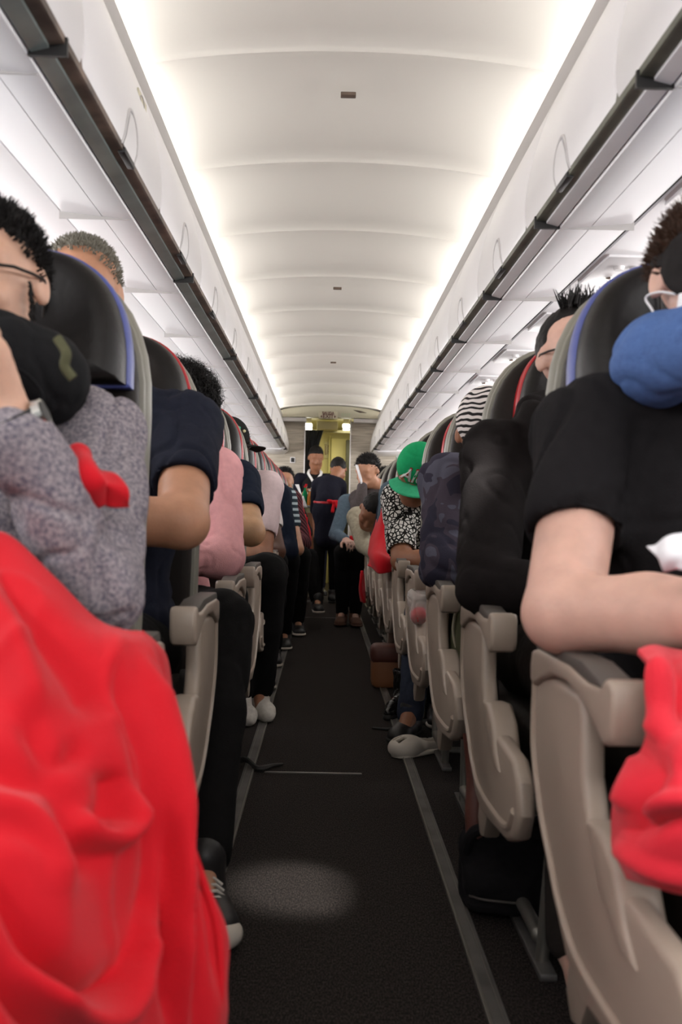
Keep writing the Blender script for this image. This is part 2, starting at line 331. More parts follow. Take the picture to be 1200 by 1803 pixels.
def mesh_ops(ops, res):
    lo = np.min([bounds(o)[0] for o in ops if o[6] == '+'], 0)-3*res; hi = np.max([bounds(o)[1] for o in ops if o[6] == '+'], 0)+3*res
    n = np.ceil((hi-lo)/res).astype(int)+1
    ax = [lo[i]+np.arange(n[i])*res for i in range(3)]
    D = np.full(n, 1.0, np.float32)
    for op in ops:
        k = op[5]; l, h = bounds(op); mar = max(k, 2.5*res)+res
        i0 = np.clip(((l-mar-lo)/res).astype(int), 0, n); i1 = np.clip(((h+mar-lo)/res).astype(int)+2, 0, n)
        if (i1 <= i0).any(): continue
        sl = tuple(slice(i0[i], i1[i]) for i in range(3))
        d = dist(op, ax[0][sl[0]][:, None, None], ax[1][sl[1]][None, :, None], ax[2][sl[2]][None, None, :])
        e = D[sl]
        if op[6] == '+':
            hh = np.clip(.5+.5*(e-d)/k, 0, 1); D[sl] = e*(1-hh)+d*hh-k*hh*(1-hh)
        else:
            hh = np.clip(.5-.5*(e+d)/k, 0, 1); D[sl] = e*(1-hh)+(-d)*hh+k*hh*(1-hh)
    D[[0, -1]] = 1; D[:, [0, -1]] = 1; D[:, :, [0, -1]] = 1
    S = D < 0
    c = [D[i:n[0]-1+i, j:n[1]-1+j, k:n[2]-1+k] for i in (0, 1) for j in (0, 1) for k in (0, 1)]
    neg = sum((x < 0).astype(np.int8) for x in c); act = (neg > 0) & (neg < 8)
    idx = -np.ones(act.shape, np.int32); I = np.argwhere(act); idx[act] = np.arange(len(I))
    cv = np.stack([x[act] for x in c], 1); off = np.array([(i, j, k) for i in (0, 1) for j in (0, 1) for k in (0, 1)], float)
    acc = np.zeros((len(I), 3)); cnt = np.zeros(len(I))
    for a in range(8):
        for b in range(a+1, 8):
            if np.abs(off[a]-off[b]).sum() != 1: continue
            cr = (cv[:, a] < 0) != (cv[:, b] < 0); t = np.where(cr, cv[:, a]/np.where(cr, cv[:, a]-cv[:, b], 1), 0)
            p = off[a]+(off[b]-off[a])*t[:, None]; acc[cr] += p[cr]; cnt[cr] += 1
    V = lo+(I+acc/cnt[:, None])*res
    Q = []
    for axs in range(3):
        s0 = [slice(1, -1)]*3; s0[axs] = slice(0, -1); s1 = [slice(1, -1)]*3; s1[axs] = slice(1, None)
        A, B = S[tuple(s0)], S[tuple(s1)]; E = np.argwhere(A != B)
        if not len(E): continue
        fl = A[tuple(E.T)]; base = E.copy(); o1, o2 = [(1, 2), (2, 0), (0, 1)][axs]
        for a2 in (o1, o2): base[:, a2] += 1
        def ix(d1, d2):
            q = base.copy(); q[:, o1] += d1; q[:, o2] += d2; return idx[tuple(q.T)]
        q = np.stack([ix(-1, -1), ix(0, -1), ix(0, 0), ix(-1, 0)], 1); q[~fl] = q[~fl][:, ::-1]; Q.append(q)
    return V, np.concatenate(Q)
def vnoise(P, f, seed=0):
    P = P*f+seed*17.3; i = np.floor(P).astype(np.int64); t = P-i; t = t*t*(3-2*t); out = 0
    for a in (0, 1):
        for b in (0, 1):
            for c in (0, 1):
                h = (i[:, 0]+a)*374761393+(i[:, 1]+b)*668265263+(i[:, 2]+c)*2147483647+seed*1013
                h = (h ^ (h >> 13))*1274126177; h = (h ^ (h >> 16)) & 0xffff
                out = out+(h/65535.0)*(t[:, 0] if a else 1-t[:, 0])*(t[:, 1] if b else 1-t[:, 1])*(t[:, 2] if c else 1-t[:, 2])
    return out*2-1
def normals(me):
    a = np.zeros(len(me.vertices)*3); me.vertex_normals.foreach_get('vector', a); return a.reshape(-1, 3)
def blob(name, ops, res, m, parent=None, wr=0.0, wf=14, seed=1, aniso=(1, 1, 1), smooth=2, extra=None):
    V, Q = mesh_ops(ops, res)
    if smooth:     # light Laplacian smoothing to remove stair-steps
        e = np.concatenate([Q[:, [0, 1]], Q[:, [1, 2]], Q[:, [2, 3]], Q[:, [3, 0]]])
        for _ in range(smooth):
            s = np.zeros_like(V); cnt = np.zeros(len(V))
            for a, b in ((0, 1), (1, 0)):
                for ax in range(3): s[:, ax] += np.bincount(e[:, a], V[e[:, b], ax], len(V))
                cnt += np.bincount(e[:, a], minlength=len(V))
            V = V*0.45+0.55*s/np.maximum(cnt, 1)[:, None]
    me = bpy.data.meshes.new(name)
    me.vertices.add(len(V)); me.vertices.foreach_set('co', V.ravel()); me.loops.add(Q.size); me.loops.foreach_set('vertex_index', Q.ravel().astype(np.int32))
    me.polygons.add(len(Q)); me.polygons.foreach_set('loop_start', np.arange(0, Q.size, 4, dtype=np.int32)); me.update(calc_edges=True)
    if wr:
        N = normals(me); W = V*np.array(aniso)
        warp = np.stack([vnoise(W, wf*0.5, seed+3), vnoise(W, wf*0.5, seed+5), vnoise(W, wf*0.5, seed+9)], 1)*0.06
        a = vnoise(W+warp, wf, seed); b = vnoise(W*np.array((1, 1, 1.5))+warp*0.6, wf*1.7, seed+1); g = np.clip(vnoise(V, 5.0, seed+2)+0.6, 0.15, 1)
        V = V+N*((a*0.55-np.exp(-(a/0.16)**2)*0.75-np.exp(-(b/0.15)**2)*0.45*g)*wr)[:, None]
        me.vertices.foreach_set('co', V.ravel()); me.update()
    if parent is not None:
        V = V-np.array(parent.matrix_world.translation if parent.parent else parent.location); me.vertices.foreach_set('co', V.ravel()); me.update()
    me.validate()
    return link(name, me, m, parent)
def rotm(yaw=0, pitch=0, roll=0):
    return np.array((Matrix.Rotation(math.radians(yaw), 3, 'Z') @ Matrix.Rotation(math.radians(roll), 3, 'Y') @ Matrix.Rotation(math.radians(pitch), 3, 'X')))
def rel(o, parent):
    """mesh built in world coordinates -> child of a located empty"""
    if parent is None: return o
    p = parent.location; o.data.transform(Matrix.Translation(-p)); o.parent = parent; return o
def tubes(name, paths, r, m, parent=None, seg=8):
    bm = bmesh.new()
    for i, p in enumerate(paths): tube_bm(p, r[i] if isinstance(r, list) else r, seg, bm)
    o = bm_obj(name, bm, m, None)
    return rel(o, parent)
def sheet(name, grid, n, m, parent=None, thick=0.004, disp=None):
    """cloth from a grid of control points (rows of points), refined and displaced along its normal"""
    R = [catmull(row, n) for row in grid]; cols = [catmull([R[i][j] for i in range(len(R))], n) for j in range(len(R[0]))]
    nr, nc = len(cols[0]), len(cols); P = np.array([[cols[j][i] for j in range(nc)] for i in range(nr)])
    gu = np.gradient(P, axis=1); gv = np.gradient(P, axis=0); N = np.cross(gu, gv); N /= np.linalg.norm(N, axis=2, keepdims=True)+1e-9
    s, t = np.meshgrid(np.linspace(0, 1, nc), np.linspace(0, 1, nr))
    if disp is not None: P = P+N*disp(s, t, P)[:, :, None]
    me = bpy.data.meshes.new(name); fs = [(i*nc+j, (i+1)*nc+j, (i+1)*nc+j+1, i*nc+j+1) for i in range(nr-1) for j in range(nc-1)]
    me.from_pydata(P.reshape(-1, 3).tolist(), [], fs); me.update()
    o = link(name, me, m); o = rel(o, parent)
    md = o.modifiers.new('thickness', 'SOLIDIFY'); md.thickness = thick; md.offset = 0
    return o
# ------------------------------------------------------------------ the cabin shell
Y0, Y1 = -1.2, BY
def strip_profile(name, prof, y0, y1, m, ny=1, parent=None, sh=40):
    """open profile [(x,z)...] swept along y"""
    bm = bmesh.new(); ys = [y0+(y1-y0)*i/ny for i in range(ny+1)]
    rows = [[bm.verts.new((x, y, z)) for x, z in prof] for y in ys]
    for a, b in zip(rows[:-1], rows[1:]):
        for i in range(len(prof)-1): bm.faces.new((a[i], a[i+1], b[i+1], b[i]))
    return bm_obj(name, bm, m, parent, True, sh)
struct(bm_obj('floor', box_bm(-1.9, 1.9, Y0, 14.0, -0.06, 0.0), M['carpet'], smooth=False))
for s, nm in ((-1, 'left'), (1, 'right')):
    o = struct(bm_obj('trim_%d' % (1 if s < 0 else 2), box_bm(CX+s*0.271-0.0145, CX+s*0.271+0.0145, Y0, BY-0.1, -0.001, 0.004, 0.001, 1), M['track']))
    bm = box_bm(CX+s*0.253-0.003, CX+s*0.253+0.003, Y0, BY-0.1, -0.001, 0.007, 0.001, 1)
    box_bm(CX+s*0.277-0.0008, CX+s*0.277+0.0008, Y0, BY-0.1, 0, 0.0052, bm=bm)
    struct(bm_obj('trim_%d' % (3 if s < 0 else 4), bm, M['trackedge']))
    # curved side wall
    pr = [(CX+s*1.62, -0.05), (CX+s*1.72, 0.3), (CX+s*1.75, 0.7), (CX+s*1.68, 1.1), (CX+s*1.52, 1.42), (CX+s*1.36, 1.62), (CX+s*1.3, 1.9), (CX+s*1.0, 2.3)]
    w_ = strip_profile('wall_' + nm, pr, Y0, 14.0, M['shell']); struct(w_)
    sd = w_.modifiers.new('thickness', 'SOLIDIFY'); sd.thickness = 0.02; sd.offset = 1
# aisle floor seams, thin pale strips across the carpet
for i, (v, u0, u1) in enumerate(((1088, 527, 594), (1362, 420, 690))):
    Yd = F*CH/(v-VV); a, b = at(u0, v, Yd), at(u1, v, Yd)
    o = bm_obj('trim_%d' % (5+i), box_bm(-0.215+CX, 0.10+CX, Yd-0.006, Yd+0.006, 0, 0.003), M['track'], smooth=False); struct(o)
# arched ceiling
def arch(h, zc, za, n=28):
    pts = []
    for i in range(n+1):
        t = -1+2*i/n; x = t*h
        pts.append((CX+x, za-(za-zc)*(0.55*t*t+0.45*abs(t)**7)))
    return pts
seams = [2.62+0.815*(k-5) for k in range(17)]; seams = [y for y in seams if Y0 < y < BY-0.2]
bm = bmesh.new(); yy = []
for y in seams: yy += [(y-0.012, 0), (y-0.005, 0.009), (y+0.0, 0.013), (y+0.005, 0.009), (y+0.012, 0.0)]
yy = [(Y0, 0)]+yy+[(BY+0.05, 0)]
# between seams every panel swells slightly
ys2 = []
for (a, da), (b, db) in zip(yy[:-1], yy[1:]):
    ys2.append((a, da))
    if b-a > 0.3:
        for q in (0.1, 0.3, 0.5, 0.7, 0.9): ys2.append((a+(b-a)*q, -0.020*math.sin(PI*q)-0.004*(1-q)))
ys2.append(yy[-1])
pa = arch(0.76, 1.90, 2.05); rows = []
for y, d in ys2: rows.append([bm.verts.new((x, y, z-d)) for x, z in pa])
for a, b in zip(rows[:-1], rows[1:]):
    for i in range(len(pa)-1): bm.faces.new((a[i], b[i], b[i+1], a[i+1]))
c_ = struct(bm_obj('ceiling', bm, M['ceiling'], sh=60)); sd = c_.modifiers.new('thickness', 'SOLIDIFY'); sd.thickness = 0.01; sd.offset = -1
# valances between bins and cove, the light trough behind them
for s in (-1, 1):
    pr = [(CX+s*0.530, 1.915), (CX+s*0.527, 1.930), (CX+s*0.522, 1.956), (CX+s*0.526, 1.962), (CX+s*0.533, 1.958), (CX+s*0.545, 1.915), (CX+s*0.74, 1.89), (CX+s*0.79, 1.93), (CX+s*0.74, 1.99)]
    struct(strip_profile('trim_%d' % (7 if s < 0 else 8), pr, Y0, BY, M['valance']))
# underside of the bins
for s, nm in ((-1, 'left'), (1, 'right')):
    q = lambda o_: CX+s*o_
    struct(strip_profile('trim_%d' % (9 if s < 0 else 10), [(q(0.452), 1.575), (q(0.452), 1.550), (q(0.4755), 1.548)], Y0, BY-0.25, M['brownstrip'] if s < 0 else M['olive']))
    struct(strip_profile('trim_%d' % (11 if s < 0 else 12), [(q(0.4755), 1.552), (q(0.476), 1.543), (q(0.503), 1.536), (q(0.506), 1.538)], Y0, BY-0.25, M['teal'] if s < 0 else M['shell']))
    struct(strip_profile('trim_%d' % (13 if s < 0 else 14), [(q(0.506), 1.542), (q(0.510), 1.532), (q(0.525), 1.530), (q(0.580), 1.5355), (q(0.5805), 1.540), (q(0.5815), 1.540), (q(0.582), 1.5355), (q(0.677), 1.545), (q(0.679), 1.575)], Y0, BY-0.25, M['service']))
    struct(strip_profile('trim_%d' % (15 if s < 0 else 16), [(q(0.672), 1.556), (q(0.708), 1.556)], Y0, BY-0.25, M['black']))
    struct(strip_profile('trim_%d' % (17 if s < 0 else 18), [(q(0.692 if s > 0 else 0.684), 1.58), (q(0.693 if s > 0 else 0.685), 1.549), (q(0.90), 1.545), (q(1.14), 1.57), (q(1.15), 1.62), (q(1.35), 1.66)], Y0, BY-0.25, M['service']))
    # cross seams of rail and panels
    ks = [1.56+1.5*k for k in range(7)] if s < 0 else [1.63+0.79*k for k in range(12)]
    bm = bmesh.new()
    for y in ks: box_bm(min(q(0.448), q(0.508)), max(q(0.448), q(0.508)), y-0.004, y+0.004, 1.531, 1.56, bm=bm)
    struct(bm_obj('trim_%d' % (19 if s < 0 else 20), bm, M['black'], smooth=False))
    bm = bmesh.new()
    for k in range(12):
        y = 1.62+0.79*k; box_bm(min(q(0.512), q(0.683)), max(q(0.512), q(0.683)), y-0.0015, y+0.0015, 1.529, 1.56, bm=bm)
    struct(bm_obj('trim_%d' % (21 if s < 0 else 22), bm, M['seam'], smooth=False))

# overhead bins
ORD = ['nearest', 'second', 'third', 'fourth', 'fifth', 'sixth', 'seventh', 'eighth', 'ninth', 'tenth', 'eleventh', 'twelfth', 'thirteenth', 'fourteenth']
doorp = [(0.532, 1.918), (0.515, 1.885), (0.493, 1.83), (0.472, 1.765), (0.456, 1.70), (0.447, 1.64), (0.446, 1.60), (0.449, 1.572), (0.455, 1.556)]
def make_bin(s, y0, y1, label):
    yc = (y0+y1)/2; r0 = root('overhead_bin', (CX+s*0.55, yc, 1.70), label, 'overhead bin', 'overhead bins on the %s side' % ('left' if s < 0 else 'right'))
    fine = [(p[0], p[1]) for p in [(v.x, v.z) for v in catmull([(a, 0, b) for a, b in doorp], 4)]]
    # body: closed outline behind the door
    outl = [(CX+s*(a+0.012), b) for a, b in fine]+[(CX+s*0.60, 1.552), (CX+s*1.15, 1.62), (CX+s*1.20, 1.80), (CX+s*0.95, 1.915)]
    rel(bm_obj('body', poly_prism(outl, 'xz', y0+0.001, y1-0.001), M['seam'], None, False), r0)
    # door: curved shell with rounded ends
    bm = bmesh.new(); L = y1-y0; ends = [(0.0015, 0.010), (0.004, 0.003), (0.010, 0.0)]
    ysx = [(y0+e, d) for e, d in ends]+[(y1-e, d) for e, d in ends[::-1]]
    rows = [[bm.verts.new((CX+s*(a+d), y, b)) for a, b in fine] for y, d in ysx]
    for a, b in zip(rows[:-1], rows[1:]):
        for i in range(len(fine)-1): bm.faces.new((a[i], a[i+1], b[i+1], b[i]) if s > 0 else (a[i], b[i], b[i+1], a[i+1]))
    d_ = rel(bm_obj('door', bm, M['shell'], None, True, 50), r0)
    # latch: raised half-round bezel with a paddle, and the dark finger slot below
    def onp(z, out=0.0):
        for (a, b), (c, d) in zip(fine[:-1], fine[1:]):
            if d <= z <= b: t = (b-z)/(b-d+1e-9); return CX+s*(a+(c-a)*t-out)
        return CX+s*(fine[-1][0]-out)
    path = []
    for i in range(15):
        an = PI*i/14; z = 1.559+0.088*math.sin(an); y = yc+0.062*math.cos(an); path.append((onp(z, 0.001), y, z))
    bz = tube_bm(path, 0.0035, 6); bez = rel(bm_obj('latch_bezel', bz, M['valance'], None), r0)
    bm = bmesh.new(); c0 = bm.verts.new((onp(1.60, 0.004), yc, 1.60)); ring = []
    for i in range(15):
        an = PI*i/14; z = 1.560+0.078*math.sin(an); ring.append(bm.verts.new((onp(z, 0.003), yc+0.054*math.cos(an), z)))
    for a, b in zip(ring[:-1], ring[1:]): bm.faces.new((c0, a, b))
    bm.faces.new((c0, ring[-1], ring[0]))
    rel(bm_obj('latch', bm, M['shell'], None), r0)
    rel(bm_obj('latch_slot', box_bm(min(CX+s*0.447, CX+s*0.462), max(CX+s*0.447, CX+s*0.462), yc-0.05, yc+0.05, 1.545, 1.557, 0.002), M['black'], None), r0)
    return r0
for s in (-1, 1):
    off = 1.66 if s < 0 else 1.75
    k = 0; y = off-0.79*2
    while y+0.79 <= BY-0.1:
        nm = 'left' if s < 0 else 'right'
        if y+0.79 > 0.9:
            make_bin(s, y, y+0.79, 'white curved overhead bin on the %s side, %s one from the camera' % (nm, ORD[k])); k += 1
        y += 0.79
    # rounded end of the bin run
    outl = [(CX+s*a, b) for a, b in doorp]+[(CX+s*0.50, 1.52), (CX+s*0.60, 1.522), (CX+s*1.15, 1.56), (CX+s*1.20, 1.80), (CX+s*0.95, 1.915)]
    struct(bm_obj('trim_%d' % (23 if s < 0 else 24), poly_prism(outl, 'xz', y+0.002, BY-0.02, 0.01, 2), M['shell']))
# placards on the second left bin door
t_ = root('bin_placard', (CX-0.48, 2.30, 1.76), 'small white placard on a left overhead bin door', 'sign')
rel(bm_obj('plate', box_bm(CX-0.476, CX-0.472, 2.26, 2.36, 1.748, 1.782, 0.001, 1), M['signwhite']), t_)
rel(tubes('marking', [[(CX-0.471, 2.27+0.05*math.cos(a)*0.5+0.03, 1.765+0.012*math.sin(a)) for a in np.linspace(0, 2*PI, 16)]], 0.0012, M['seam']), t_)
# ceiling slots
for k, (Yc) in enumerate((2.92, 5.38, 7.95)):
    o = bm_obj('ceiling_vent', box_bm(-0.022, 0.022, -0.013, 0.013, -0.006, 0.004, 0.002), M['brownstrip'])
    xx, zz = (0.043, 2.047)
    o.location = (xx+0.0, Yc, zz+0.004); tag(o, ['small dark rectangular slot in the nearest part of the ceiling', 'small dark slot halfway along the ceiling', 'small dark slot in the ceiling near the exit sign'][k], 'vent', 'ceiling slots')

# service panels' reading lamps and knobs on the right side
for k in range(5):
    yb_ = 2.10+0.76*k; t = root('service_unit', (CX+0.80, yb_, 1.545), 'passenger service panel with small lamps and vents above right row %s' % ['one', 'two', 'three', 'four', 'five'][k], 'service panel', 'right service panels')
    rel(bm_obj('panel', box_bm(CX+0.705, CX+0.90, yb_-0.16, yb_+0.16, 1.541, 1.549, 0.002), M['shell']), t)
    for j in range(3):
        bm = bmesh.new(); bmesh.ops.create_cone(bm, cap_ends=True, segments=16, radius1=0.013, radius2=0.017, depth=0.012)
        for v in bm.verts: v.co += Vector((CX+0.76+0.045*j, yb_-0.06, 1.537))
        rel(bm_obj('air_nozzle', bm, M['valance']), t)
    for j in range(2):
        bm = bmesh.new(); bmesh.ops.create_cone(bm, cap_ends=True, segments=16, radius1=0.012, radius2=0.014, depth=0.006)
        for v in bm.verts: v.co += Vector((CX+0.77+0.06*j, yb_+0.07, 1.538))
        rel(bm_obj('reading_lamp', bm, M['chrome']), t)

# rear bulkhead with the galley opening
OL, OR, OT = -0.236, 0.268, 1.915
bm = box_bm(-1.8, OL, BY, BY+0.05, 0, 1.90)
struct(bm_obj('wall_back', bm, M['bulk'], smooth=False))
struct(bm_obj('wall_back_right', box_bm(OR, 1.8, BY, BY+0.05, 0, 1.90), M['bulk'], smooth=False))
for k, x in enumerate((OL, OR)):
    struct(bm_obj('trim_%d' % (25+k), box_bm(x-0.006, x+0.006, BY-0.012, BY+0.055, 0, 1.92, 0.002), M['shell']))
# end cap between arch and opening, with a grey strip on each side below it
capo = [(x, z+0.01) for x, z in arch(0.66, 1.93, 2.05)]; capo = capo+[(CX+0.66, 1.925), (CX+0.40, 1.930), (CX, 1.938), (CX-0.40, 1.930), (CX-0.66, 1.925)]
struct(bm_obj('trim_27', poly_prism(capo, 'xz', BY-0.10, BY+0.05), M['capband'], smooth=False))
for k, s in enumerate((-1, 1)):
    struct(bm_obj('trim_%d' % (28+k), box_bm(min(CX+s*0.26, CX+s*0.62), max(CX+s*0.26, CX+s*0.62), BY-0.09, BY+0.04, 1.885, 1.925), M['valance'], smooth=False))
# call panel on the left bulkhead
p = at(515, 810, BY); t = root('wall_switch', (p.x, BY-0.01, p.z), 'small black switch plate with white frame on left bulkhead', 'switch')
rel(bm_obj('frame', box_bm(p.x-0.028, p.x+0.028, BY-0.012, BY+0.001, p.z-0.032, p.z+0.032, 0.004), M['shell']), t)
rel(bm_obj('button', box_bm(p.x-0.019, p.x+0.019, BY-0.016, BY-0.008, p.z-0.023, p.z+0.023, 0.003), M['black']), t)
# exit sign
p = at(577.5, 731, BY-0.11); t = root('exit_sign', (p.x, p.y, p.z), 'cream exit sign with dark red lettering above the aisle end', 'sign')
rel(bm_obj('panel', box_bm(p.x-0.105, p.x+0.105, p.y-0.008, p.y+0.02, p.z-0.040, p.z+0.038, 0.003), M['signwhite']), t)
text_obj('SALIDA', 0.040, M['signred'], (p.x, p.y-0.010, p.z+0.020), (PI/2, 0, 0), t, offset=0.0012)
text_obj('EXIT', 0.058, M['signred'], (p.x, p.y-0.010, p.z-0.016), (PI/2, 0, 0), t, offset=0.0012)
for s in (-1, 1):
    bm = bmesh.new(); vs = [bm.verts.new((p.x+s*x, p.y-0.0095, p.z-0.016+z)) for x, z in ((0.066, 0.016), (0.066, -0.016), (0.086, 0))]; bm.faces.new(vs)
    rel(bm_obj('arrow', bm, M['signred'], smooth=False), t)
p2 = at(609, 731, BY-0.11); t = root('faded_exit_sign', (p2.x, p2.y, p2.z), 'pale green exit lettering right of the exit sign', 'sign')
text_obj('EXIT', 0.05, M['exitgreen'], (p2.x, p2.y+0.002, p2.z), (PI/2, 0, 0), t)
# dark grab slot in ceiling end (right)
a, b = at(622, 722, BY-0.25), at(645, 727, BY-0.25)
o = tubes('ceiling_flap', [[a, (a+b)/2+Vector((0, 0, -0.004)), b]], [[0.003, 0.012, 0.002]], M['brownstrip']); tag(o, 'dark sliver of a loose ceiling flap near the exit sign', 'flap')

# galley beyond the opening
GY = 13.0
struct(bm_obj('wall_galley', box_bm(-1.8, 1.8, GY, GY+0.05, 0, 2.0), M['cream'], smooth=False))
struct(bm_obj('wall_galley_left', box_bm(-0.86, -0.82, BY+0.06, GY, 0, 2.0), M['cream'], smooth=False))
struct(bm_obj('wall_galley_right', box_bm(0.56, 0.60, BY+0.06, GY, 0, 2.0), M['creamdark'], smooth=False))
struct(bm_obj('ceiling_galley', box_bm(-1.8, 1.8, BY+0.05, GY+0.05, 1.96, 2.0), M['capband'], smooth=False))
for k, (u, v) in enumerate(((543, 749), (609, 750))):
    p = at(u, v, BY+0.35); t = root('galley_lamp', (p.x, p.y, p.z), 'glowing lamp in the %s corner above the galley opening' % ('left' if k == 0 else 'right'), 'lamp')
    rel(bm_obj('diffuser', box_bm(p.x-0.042, p.x+0.042, p.y-0.03, p.y+0.03, p.z-0.022, p.z+0.022, 0.012, 3), M['lampglow']), t)
    rel(bm_obj('mount', box_bm(p.x-0.03, p.x+0.03, p.y-0.02, p.y+0.02, p.z+0.02, 1.962), M['cream']), t)
    rel(bm_obj('lower_diffuser', box_bm(p.x-0.036, p.x+0.042, p.y-0.03, p.y+0.03, p.z-0.048, p.z-0.032, 0.006, 2), M['lampglow']), t)
# header box in the opening
a, b = at(558, 741, BY+0.3), at(594, 757, BY+0.3)
o = bm_obj('overhead_box', box_bm(a.x, b.x, BY+0.3, BY+0.5, b.z, a.z, 0.004), M['cream']); tag(o, 'cream box under the galley ceiling between the two lamps', 'box')
a, b = at(537, 757, BY+0.45), at(617, 761, BY+0.45)
struct(bm_obj('trim_30', box_bm(a.x-0.05, b.x+0.05, BY+0.45, BY+0.5, b.z-0.01, a.z+0.005), M['creamdark'], smooth=False))
# galley door and side panel, seen through the opening
a, b = at(583, 772, GY-0.1), at(606, 1000, GY-0.1)
t = root('galley_door', ((a.x+b.x)/2, GY-0.1, 0), 'pale yellow lavatory door beyond the galley opening', 'door')
rel(bm_obj('panel', box_bm(a.x, b.x, GY-0.12, GY-0.06, 0.02, a.z, 0.006), M['cream']), t)
rel(bm_obj('frame', box_bm(a.x-0.03, a.x-0.008, GY-0.13, GY-0.05, 0.0, a.z+0.03, 0.004), M['creamdark']), t)
q = at(596, 813, GY-0.13); rel(bm_obj('notice', box_bm(q.x-0.03, q.x+0.03, GY-0.126, GY-0.119, q.z-0.01, q.z+0.06), M['signwhite']), t)
q = at(599, 838, GY-0.13)
for dz in (0, -0.04): rel(bm_obj('handle', box_bm(q.x-0.018, q.x+0.018, GY-0.14, GY-0.118, q.z-0.013+dz, q.z+0.013+dz, 0.003), M['black']), t)
a, b = at(609, 775, GY-0.3), at(616, 1000, GY-0.3)
o = bm_obj('galley_locker', box_bm(a.x, b.x+0.1, GY-0.35, GY-0.2, 0, a.z, 0.006), M['black']); tag(o, 'dark narrow locker at the right edge of the galley opening', 'cabinet')
# warning placard with vertical lettering
p = at(575, 791, GY-0.2); t = root('warning_placard', (p.x, GY-0.03, p.z), 'white placard with two vertical lines of writing in the galley', 'sign')
rel(bm_obj('plate', box_bm(p.x-0.03, p.x+0.032, GY-0.02, GY, p.z-0.105, p.z+0.105, 0.003), M['signwhite']), t)
text_obj('DANGER', 0.034, M['signred'], (p.x-0.015, GY-0.022, p.z+0.008), (PI/2, PI/2, 0), t, offset=0.0008)
text_obj('PELIGRO', 0.030, M['signred'], (p.x+0.017, GY-0.022, p.z+0.008), (PI/2, PI/2, 0), t, offset=0.0006)
# curtain drawn to the left
bm = bmesh.new(); n = 48; rows = []
a0, a1 = at(537, 757, BY+0.12), at(569, 757, BY+0.12)
for j in range(13):
    tz = j/12; zz = a0.z*(1-tz)+0.25*tz; wr_ = 1-0.72*min(1, tz*2.2)**0.8
    rows.append([bm.verts.new((a0.x+(a1.x-a0.x)*(i/n)*wr_, BY+0.12+0.018*math.sin(i/n*9*2*PI)*(1-0.3*tz), zz)) for i in range(n+1)])
for a, b in zip(rows[:-1], rows[1:]):
    for i in range(n): bm.faces.new((a[i], a[i+1], b[i+1], b[i]))
o = bm_obj('galley_curtain', bm, M['curtain']); tag(o, 'charcoal pleated curtain gathered at the left of the opening', 'curtain')
sd = o.modifiers.new('thickness', 'SOLIDIFY'); sd.thickness = 0.003

